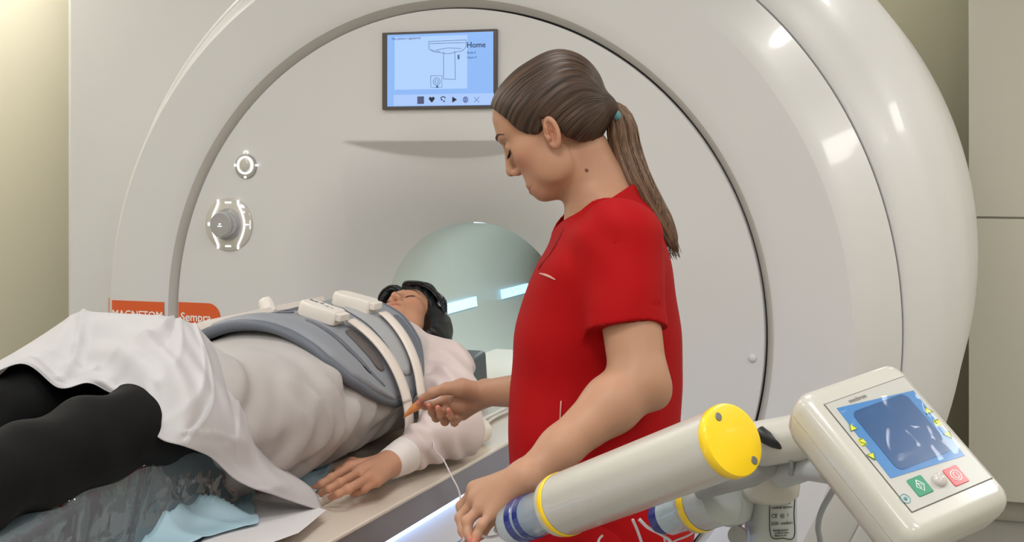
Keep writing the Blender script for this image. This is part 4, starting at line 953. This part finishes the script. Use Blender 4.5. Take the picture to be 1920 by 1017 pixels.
# orange strip
pts = [P(758, 781, 2.985), P(772, 768, 2.97), P(786, 759, 2.95), P(794, 757, 2.94)]
o = MB(); wv = cwv(.25, 0, .97); ww = [.004, .011, .013, .008]
o.grid([[p_ - wv * w_, p_, p_ + wv * w_] for p_, w_ in zip(crom(pts, 4), np.interp(np.linspace(0, 3, 13), range(4), ww))])
o = o.build('orange_strip', mat('strip_orange', (206, 132, 74), .5, noise=(80, .1)), None, True); solid(o, .003); tag(o, 'small orange rubber strip pinched between the nurse fingers and thumb', 'strip')
# infusion line
ivm = mat('tube_clear', (226, 220, 228), .2, coat=.5, alpha=.85)
o = MB().tube(crom([P(812, 815, 3.07), P(815, 842, 3.00), P(831, 862, 2.90), P(847, 894, 2.75), P(859, 917, 2.60), P(864, 940, 2.42), P(868, 975, 2.27), P(874, 1000, 2.20), P(878, 1012, 2.15)], 8), .0017, 8).build('infusion_tube', ivm, None, True)
tag(o, 'thin clear infusion tube hanging from the patient sleeve to the nurse hand', 'tube')
# ------------------------------------------------------------------ contrast injector in front
inj = thing('injector', 'white contrast injector on a stand with yellow capped barrel and tilted control screen', 'injector', (*P(1445, 900, 2.02)[:2], 0))
iw = mat('injector_white', (192, 190, 182), .3, coat=.4); iw2 = mat('injector_grey_white', (180, 185, 186), .35, coat=.3); ig = mat('injector_grey', (150, 152, 152), .4)
yel = mat('injector_yellow', (248, 208, 10), .35, coat=.3); scw = mat('screw_grey', (128, 126, 118), .4, metal=.4)
A0 = P(1373, 826, 1.76); A1 = P(1042, 952, 2.04); AX = (A0 - A1) / np.linalg.norm(A0 - A1); LB = np.linalg.norm(A0 - A1); RB = .0475
bar = MB().rev(A1, AX, [(.0, .0), (.036, .0), (.040, .002), (.0445, .006), (.0455, .012), (.0455, LB), (.0, LB)], 64).build('barrel', iw, inj, True, auto=40)
MB().rev(A1, AX, [(.0459, .016), (.0466, .017), (.0466, .027), (.0459, .028)], 64).build('yellow_ring', yel, bar, True, auto=40)
cap_ = MB().rev(A1, AX, [(.0462, LB - .012), (.0478, LB - .010), (.0482, LB), (.0465, LB + .0035), (.042, LB + .0045), (.0, LB + .0045)], 64).build('end_cap', yel, bar, True, auto=40)
CAPC = A1 + AX * (LB + .0045)
def onpl(px, py, c, n):
    d = P(px, py, 1) - CAMP; t = ((c - CAMP) @ n) / (d @ n); return CAMP + d * t
for px, py in ((1347, 782), (1414, 864)):
    MB().rev(onpl(px, py, CAPC, AX), AX, [(.0056, -.001), (.0056, .0004), (.0048, .0012), (.0, .0012)], 20).build('screw', scw, cap_, True, auto=40)
# syringe in the barrel
bls = mat('syringe_clear', (196, 214, 222), .12, coat=.6, alpha=.72); blu = mat('plunger_blue', (28, 44, 120), .3, coat=.5)
syr = MB().rev(A1, -AX, [(.0, -.002), (.034, -.002), (.034, .004), (.0325, .006), (.0325, .11), (.026, .125), (.012, .135), (.005, .14), (.005, .16), (.0, .16)], 48).build('syringe', bls, None, True, auto=40)
tag(syr, 'clear syringe with a dark blue plunger in the end of the upper barrel', 'syringe')
MB().rev(A1 - AX * .055, -AX, [(.0, 0), (.0336, 0), (.0336, .012), (.031, .014), (.031, .018), (.0336, .020), (.0336, .034), (.022, .044), (.0, .050)], 40).build('plunger', blu, syr, True, auto=40)
# second barrel
B1 = P(1300, 952, 1.99); B0 = B1
b2 = MB().rev(B1, AX, [(.0, -.004), (.034, -.004), (.037, .0), (.037, .06), (.0, .06)], 48).build('barrel', iw2, inj, True, auto=40)
MB().rev(B1, AX, [(.0375, .006), (.0381, .007), (.0381, .018), (.0375, .019)], 48).build('yellow_ring', yel, b2, True, auto=40)
sy2 = MB().rev(B1, -AX, [(.0, -.002), (.030, -.002), (.030, .004), (.0285, .006), (.0285, .052), (.0, .053)], 40).build('syringe', bls, None, True, auto=40)
tag(sy2, 'short clear syringe with a dark blue end in the lower barrel', 'syringe')
MB().rev(B1 - AX * .054, -AX, [(.0, 0), (.023, 0), (.024, .006), (.024, .020), (.018, .026), (.0, .028)], 32).build('plunger', blu, sy2, True, auto=40)
# bracket, joint, column
MB().tube([P(1312, 925, 1.93), P(1350, 905, 1.90), P(1400, 880, 1.90), P(1440, 850, 1.93)], [.010, .017, .026, .03], 20).build('bracket', ig, inj, True, auto=50)
MB().rev(P(1371, 945, 2.0), cwv(0, 0, 1), [(.0, -.032), (.016, -.030), (.028, -.020), (.032, -.004), (.032, .03), (.0, .03)], 32).build('motor_housing', iw2, inj, True, auto=50)
JC = P(1443, 868, 1.98)
MB().rev(JC, cwv(0, 0, 1), [(.0, -.055), (.030, -.054), (.041, -.045), (.043, -.03), (.043, .020), (.040, .034), (.028, .044), (.0, .048)], 48).build('joint', iw, inj, True, auto=50)
COLC = P(1445, 940, 2.02)
MB().cyl((COLC[0], COLC[1], .12), (COLC[0], COLC[1], COLC[2] + .04), .0375, n=48).build('column', iw2, inj, True, auto=40)
MB().rev((COLC[0], COLC[1], .06), (0, 0, 1), [(.0, 0), (.07, 0), (.07, .04), (.045, .07), (.0, .07)], 32).build('hub', iw, inj, True, auto=40)
for k in range(5):
    a = k * 2 * math.pi / 5 + .3; d = np.array([math.cos(a), math.sin(a), 0]); c = np.array([COLC[0], COLC[1], 0])
    lg = MB().tube([c + d * .05 + [0, 0, .09], c + d * .30 + [0, 0, .07]], [.022, .016], 12).build('leg', iw, inj, True, auto=40)
    MB().cyl(c + d * .30 + np.array([-.01, 0, .03]), c + d * .30 + np.array([.01, 0, .03]), .03, n=24).build('castor', mat('castor', (60, 60, 64), .5), lg, True, auto=40)
HC = P(1462, 828, 1.90)
MB().cyl(P(1412, 835, 1.90), P(1560, 810, 1.84), .031, n=40).build('cross_arm', iw, inj, True, auto=40)
MB().tube([P(1470, 880, 1.93), P(1512, 872, 1.88), P(1560, 880, 1.82)], [.026, .021, .020], 24).build('lower_arm', iw2, inj, True, auto=50)
bk = mat('connector_black', (26, 26, 28), .45)
MB().tube([P(1424, 812, 1.86), P(1438, 822, 1.85), P(1450, 832, 1.85), P(1466, 839, 1.85)], [.010, .009, .0062, .004], 16).build('plug', bk, inj, True, auto=50)
MB().tube(crom([P(1464, 838, 1.85), P(1478, 848, 1.85), P(1484, 868, 1.86), P(1483, 890, 1.88)], 8), .0034, 10).build('cable', mat('cable_grey', (150, 152, 156), .4), inj, True)
MB().tube(crom([P(1572, 905, 1.80), P(1556, 930, 1.86), P(1540, 960, 1.93), P(1534, 990, 1.97), P(1538, 1040, 2.0), P(1520, 1200, 2.03), P(1470, 1500, 2.03)], 8), .0042, 10).build('cable', mat('cable_grey', (150, 152, 156), .4), inj, True)
MB().rev(P(1384, 1003, 1.99), cwv(-.3, -.9, .1), [(.0, -.02), (.006, -.02), (.006, 0), (.013, .0), (.0135, .010), (.005, .012), (.0, .012)], 24).build('knob', ig, inj, True, auto=40)
kk = MB(); kc = P(1384, 1003, 1.985)
# label on the column
LB_ = mat('label_ink', (44, 44, 46), .6)
def oncol(px, py, off=.0006):
    d = P(px, py, 1) - CAMP; o_ = CAMP[:2] - COLC[:2]; a = d[:2] @ d[:2]; b = 2 * o_ @ d[:2]; c = o_ @ o_ - (.0375 + off) ** 2; t = (-b - math.sqrt(max(b * b - 4 * a * c, 0))) / (2 * a); return CAMP + d * t
colo = [o for o in bpy.data.objects if o.name == 'column'][0]
mb = MB(); crn = [(1444, 926), (1470, 922), (1489, 921), (1489, 964), (1489, 1008), (1468, 1010), (1446, 1007), (1443, 965), (1444, 926)]
mb.tube([oncol(x, y) for x, y in crom(crn, 4)], .0007, 6); mb.build('label_frame', LB_, colo, True)
rows = [(1463, 931, 'REF    ----', .0042), (1466, 945, 'A. 00 8560.10', .0042), (1466, 952, 'medical system', .0046), (1464, 968, 'CE  (i)  ! ', .0066), (1466, 982, '2020  medizin', .0052), (1464, 995, 'Medizintechnik', .0034), (1466, 1000, 'D-89231 Neu', .0034), (1464, 1005, 'Made in EU', .0034)]
for x, y, s_, sz in rows:
    c = oncol(x, y, .0012); nrm = c - COLC; nrm[2] = 0; nrm /= np.linalg.norm(nrm); text('label_lettering', s_, c, sz * 1.15, np.cross((0, 0, 1), nrm), (0, 0, 1), LB_, colo, .0002, 'CENTER', .01)

# control unit
ku = np.array([.110, .066, .022]); kv = np.array([.101, -.123, -.137]); ku /= np.linalg.norm(ku); kv -= ku * (kv @ ku); kv /= np.linalg.norm(kv)
EU, EV = cw(*ku), cw(*kv); EN = np.cross(EU, EV); 
if EN @ (CAMP - P(1702, 835, 1.7)) < 0: EN = -EN
KC = P(1701, 834, 1.70)
def kuv(px, py):
    p = onpl(px, py, KC, EN) - KC; return p @ EU, p @ EV
corn = [kuv(*c) for c in ((1541, 747), (1710, 713), (1860, 908), (1698, 958))]
us = [c[0] for c in corn]; vs_ = [c[1] for c in corn]
u0, u1 = (us[0] + us[3]) / 2, (us[1] + us[2]) / 2; v0, v1 = (vs_[0] + vs_[1]) / 2, (vs_[2] + vs_[3]) / 2
print('PANEL', np.round(corn, 4))
def KP(u, v, n=0): return KC + EU * u + EV * v + EN * n
def rrect(ua, ub, va, vb, r, n, k=6):
    out = []
    for cu, cv, a0 in ((ub - r, va + r, -90), (ub - r, vb - r, 0), (ua + r, vb - r, 90), (ua + r, va + r, 180)):
        for a in np.radians(a0 + np.linspace(0, 90, k)): out.append(KP(cu + r * math.cos(a), cv + r * math.sin(a), n))
    return out
bu0, bu1, bv0, bv1 = u0 - .022, u1 + .014, v0 - .030, v1 + .034
hs_ = [( .006, .004, -.076), (.001, .012, -.071), (0, .014, -.060), (0, .014, -.041)]
unit = MB().loft([rrect(bu0 + i, bu1 - i, bv0 + i, bv1 - i, max(r, .004), n) for i, r, n in [(.030, .02, -.080), (.010, .02, -.072), (.003, .02, -.058), (.0, .02, -.034), (0, .02, -.0335)]]).build('control_unit', iw, inj, True, auto=50)
MB().loft([rrect(bu0 + i, bu1 - i, bv0 + i, bv1 - i, r, n) for i, r, n in [(.0, .02, -.0325), (.0, .02, -.020), (.0015, .02, -.012), (.005, .018, -.006), (.011, .014, -.0018), (.016, .010, 0), (.020, .004, .0)]]).build('front_shell', iw, unit, True, auto=60)
MB().loft([rrect(bu0 + .001, bu1 - .001, bv0 + .001, bv1 - .001, .02, n) for n in (-.0345, -.0315)]).build('seam', mat('seam_grey', (150, 148, 142), .6), unit, True, auto=50)
def kplate(name, pts, m, par, n0, n1, smooth=False):
    return MB().loft([[KP(u, v, n) for u, v in pts] for n in (n0, n1)]).build(name, m, par)
kplate('panel_edge', [(u0, v0), (u1, v0), (u1, v1), (u0, v1)], mat('panel_edge', (90, 88, 82), .5), unit, -.001, .0005)
e_ = .0012
pan = kplate('keypad_panel', [(u0 + e_, v0 + e_), (u1 - e_, v0 + e_), (u1 - e_, v1 - e_), (u0 + e_, v1 - e_)], mat('keypad_grey', (180, 180, 174), .4, coat=.2), unit, -.001, .0011)
q4 = lambda *c: [kuv(*p) for p in c]
kplate('blue_surround', q4((1568, 767), (1712, 734), (1808, 856), (1669, 899)), mat('keypad_blue', (58, 122, 182), .35, coat=.3), pan, .0009, .0016)
sc4 = q4((1594, 770), (1702, 742), (1786, 850), (1678, 884)); 
su0, su1 = (sc4[0][0] + sc4[3][0]) / 2, (sc4[1][0] + sc4[2][0]) / 2; sv0, sv1 = (sc4[0][1] + sc4[1][1]) / 2, (sc4[2][1] + sc4[3][1]) / 2
MB().loft([rrect(su0, su1, sv0, sv1, .010, n) for n in (.0012, .0021)]).build('display', mat('display_blue', (36, 80, 130), .25, coat=.5), pan, False)
# crinkled film
nn = 46; G = np.array([[KP(u, v, 0) for v in np.linspace(v0 + .018, v1 - .045, nn)] for u in np.linspace(u0 + .012, u1 - .008, nn)]).reshape(-1, 3)
e = .0026 + .0016 * (1 - np.abs(noise3(G, 40, 61))) ** 7 + .0008 * (1 - np.abs(noise3(G, 95, 62))) ** 5; G = G + EN * e[:, None]
film = bpy.data.materials.new('clear_film'); film.use_nodes = True; nt = film.node_tree; nt.nodes.clear()
out = nt.nodes.new('ShaderNodeOutputMaterial'); mix = nt.nodes.new('ShaderNodeMixShader'); t_ = nt.nodes.new('ShaderNodeBsdfTransparent'); g_ = nt.nodes.new('ShaderNodeBsdfGlossy'); g_.inputs['Roughness'].default_value = .12; mix.inputs[0].default_value = .035
nt.links.new(t_.outputs[0], mix.inputs[1]); nt.links.new(g_.outputs[0], mix.inputs[2]); nt.links.new(mix.outputs[0], out.inputs[0])
MB().grid(G.reshape(nn, nn, 3)).build('protective_film', film, pan, True)
def kbtn(name, px, py, hw, hh_, m, r=.002, top=.0022, par=None):
    u, v = kuv(px, py); return MB().loft([rrect(u - hw + i, u + hw - i, v - hh_ + i, v + hh_ - i, r, n, 4) for i, n in ((0, .001), (0, top - .0005), (.0006, top))]).build(name, m, par or pan, False), u, v
kw = mat('key_symbol', (236, 240, 238), .5)
b_, u, v = kbtn('green_key', 1724, 913, .0125, .0125, mat('key_green', (16, 132, 96), .35, coat=.3))
def ktube(pts, r, name, m, par, n=.0024): return MB().tube([KP(a, b, n) for a, b in pts], r, 6).build(name, m, par, True)
ktube([(u, v - .008), (u + .006, v), (u, v + .008), (u - .006, v), (u, v - .008)], .0006, 'symbol', kw, b_)
ktube([(u - .0015, v - .004), (u + .003, v), (u - .0015, v + .004), (u - .0015, v - .004)], .0005, 'symbol', kw, b_)
b_, u, v = kbtn('red_key', 1791, 894, .0125, .0125, mat('key_red', (206, 60, 66), .35, coat=.3))
ktube([(u + .0072 * math.cos(a), v + .0072 * math.sin(a)) for a in np.linspace(0, 6.2832, 20)], .0007, 'symbol', kw, b_)
ktube([(u + .0035 * math.cos(a), v + .0045 * math.sin(a)) for a in np.linspace(0, 6.2832, 14)], .0006, 'symbol', kw, b_)
u, v = kuv(1760, 903); MB().rev(KP(u, v, .0005), EN, [(.0092, 0), (.009, .004), (.0065, .0072), (.0, .0085)], 28).build('round_knob', mat('knob_pale', (196, 190, 186), .25, coat=.5), pan, True)
u, v = kuv(1697, 937); tl = mat('symbol_teal', (84, 150, 160), .5)
ktube([(u + .0062 * math.cos(a), v + .0062 * math.sin(a)) for a in np.linspace(0, 6.2832, 20)], .0005, 'symbol', tl, pan, .0013); ktube([(u + .0014 * math.cos(a), v + .0014 * math.sin(a)) for a in np.linspace(0, 6.2832, 10)], .0012, 'symbol', tl, pan, .0013)
yk = mat('key_yellow', (214, 208, 40), .45); gk = mat('key_green_line', (60, 130, 90), .5)
def tri(px, py, up, s=.0055):
    u, v = kuv(px, py); a = [(u, v - s), (u + s, v + s * .7), (u - s, v + s * .7)] if up else [(u, v + s), (u - s, v - s * .7), (u + s, v - s * .7)]
    o = kplate('arrow_key', a, yk, pan, .0014, .0022); ktube(a + [a[0]], .0006, 'outline', gk, o, .0022)
for px, py, up in ((1597, 804, True), (1634, 858, False), (1738, 772, True), (1777, 818, False)): tri(px, py, up)
for px, py in ((1616, 831), (1757, 795)):
    b_, u, v = kbtn('yellow_key', px, py, .0045, .0055, yk, .003); ktube([(u + .004, v - .004), (u - .003, v - .004), (u - .003, v), (u + .003, v + .004), (u - .003, v + .005)], .0006, 'symbol', gk, b_)
u, v = kuv(1607, 749); text('lettering', 'medtron', KP(u, v, .0016), .0085, EU, -EV, mat('letter_grey', (130, 128, 122), .5), pan, .0002, 'CENTER', .01)

# thin tubes hanging under the injector
def tube_thing(pts, label, r=.0017, m=ivm):
    o = MB().tube(crom([P(*a) for a in pts], 8), r, 8).build('contrast_tube', m, None, True); return tag(o, label, 'tube')
tube_thing([(1186, 975, 2.02), (1195, 995, 2.03), (1205, 1025, 2.04), (1215, 1060, 2.05)], 'straight clear tube hanging below the middle of the barrel', .0022)
tube_thing([(1198, 974, 2.03), (1215, 990, 2.03), (1240, 1003, 2.03), (1258, 1018, 2.03), (1270, 1050, 2.04)], 'thick clear tube curving down beside the blue plunger of the lower syringe', .0026)
tube_thing([(1247, 978, 2.04), (1244, 995, 2.05), (1247, 1020, 2.05), (1250, 1055, 2.05)], 'thin clear tube hanging down in front of the red trousers', .0015)
tube_thing([(1320, 965, 2.02), (1314, 988, 2.03), (1290, 1005, 2.03), (1262, 1017, 2.03), (1240, 1040, 2.03)], 'thin clear tube looping from the yellow ring of the lower barrel', .0015)
tube_thing([(1334, 975, 2.02), (1318, 998, 2.03), (1305, 1018, 2.03), (1295, 1050, 2.03)], 'grey tube running down to the left of the motor housing', .0015, mat('tube_grey', (150, 148, 156), .3))
tube_thing([(1328, 932, 2.03), (1330, 950, 2.03), (1336, 962, 2.02), (1341, 948, 2.02), (1341, 930, 2.02)], 'short clear tube bent in a loop under the grey bracket', .0015)
tube_thing([(1130, 1004, 2.0), (1122, 1016, 2.0), (1120, 1050, 2.0)], 'clear tube end hanging below the lower left part of the barrel', .0018)
tube_thing([(938, 1004, 2.15), (915, 1008, 2.14), (890, 1002, 2.12), (872, 1008, 2.12), (866, 1030, 2.13)], 'clear tube held between the nurse fingers beside the syringe tip', .0022)
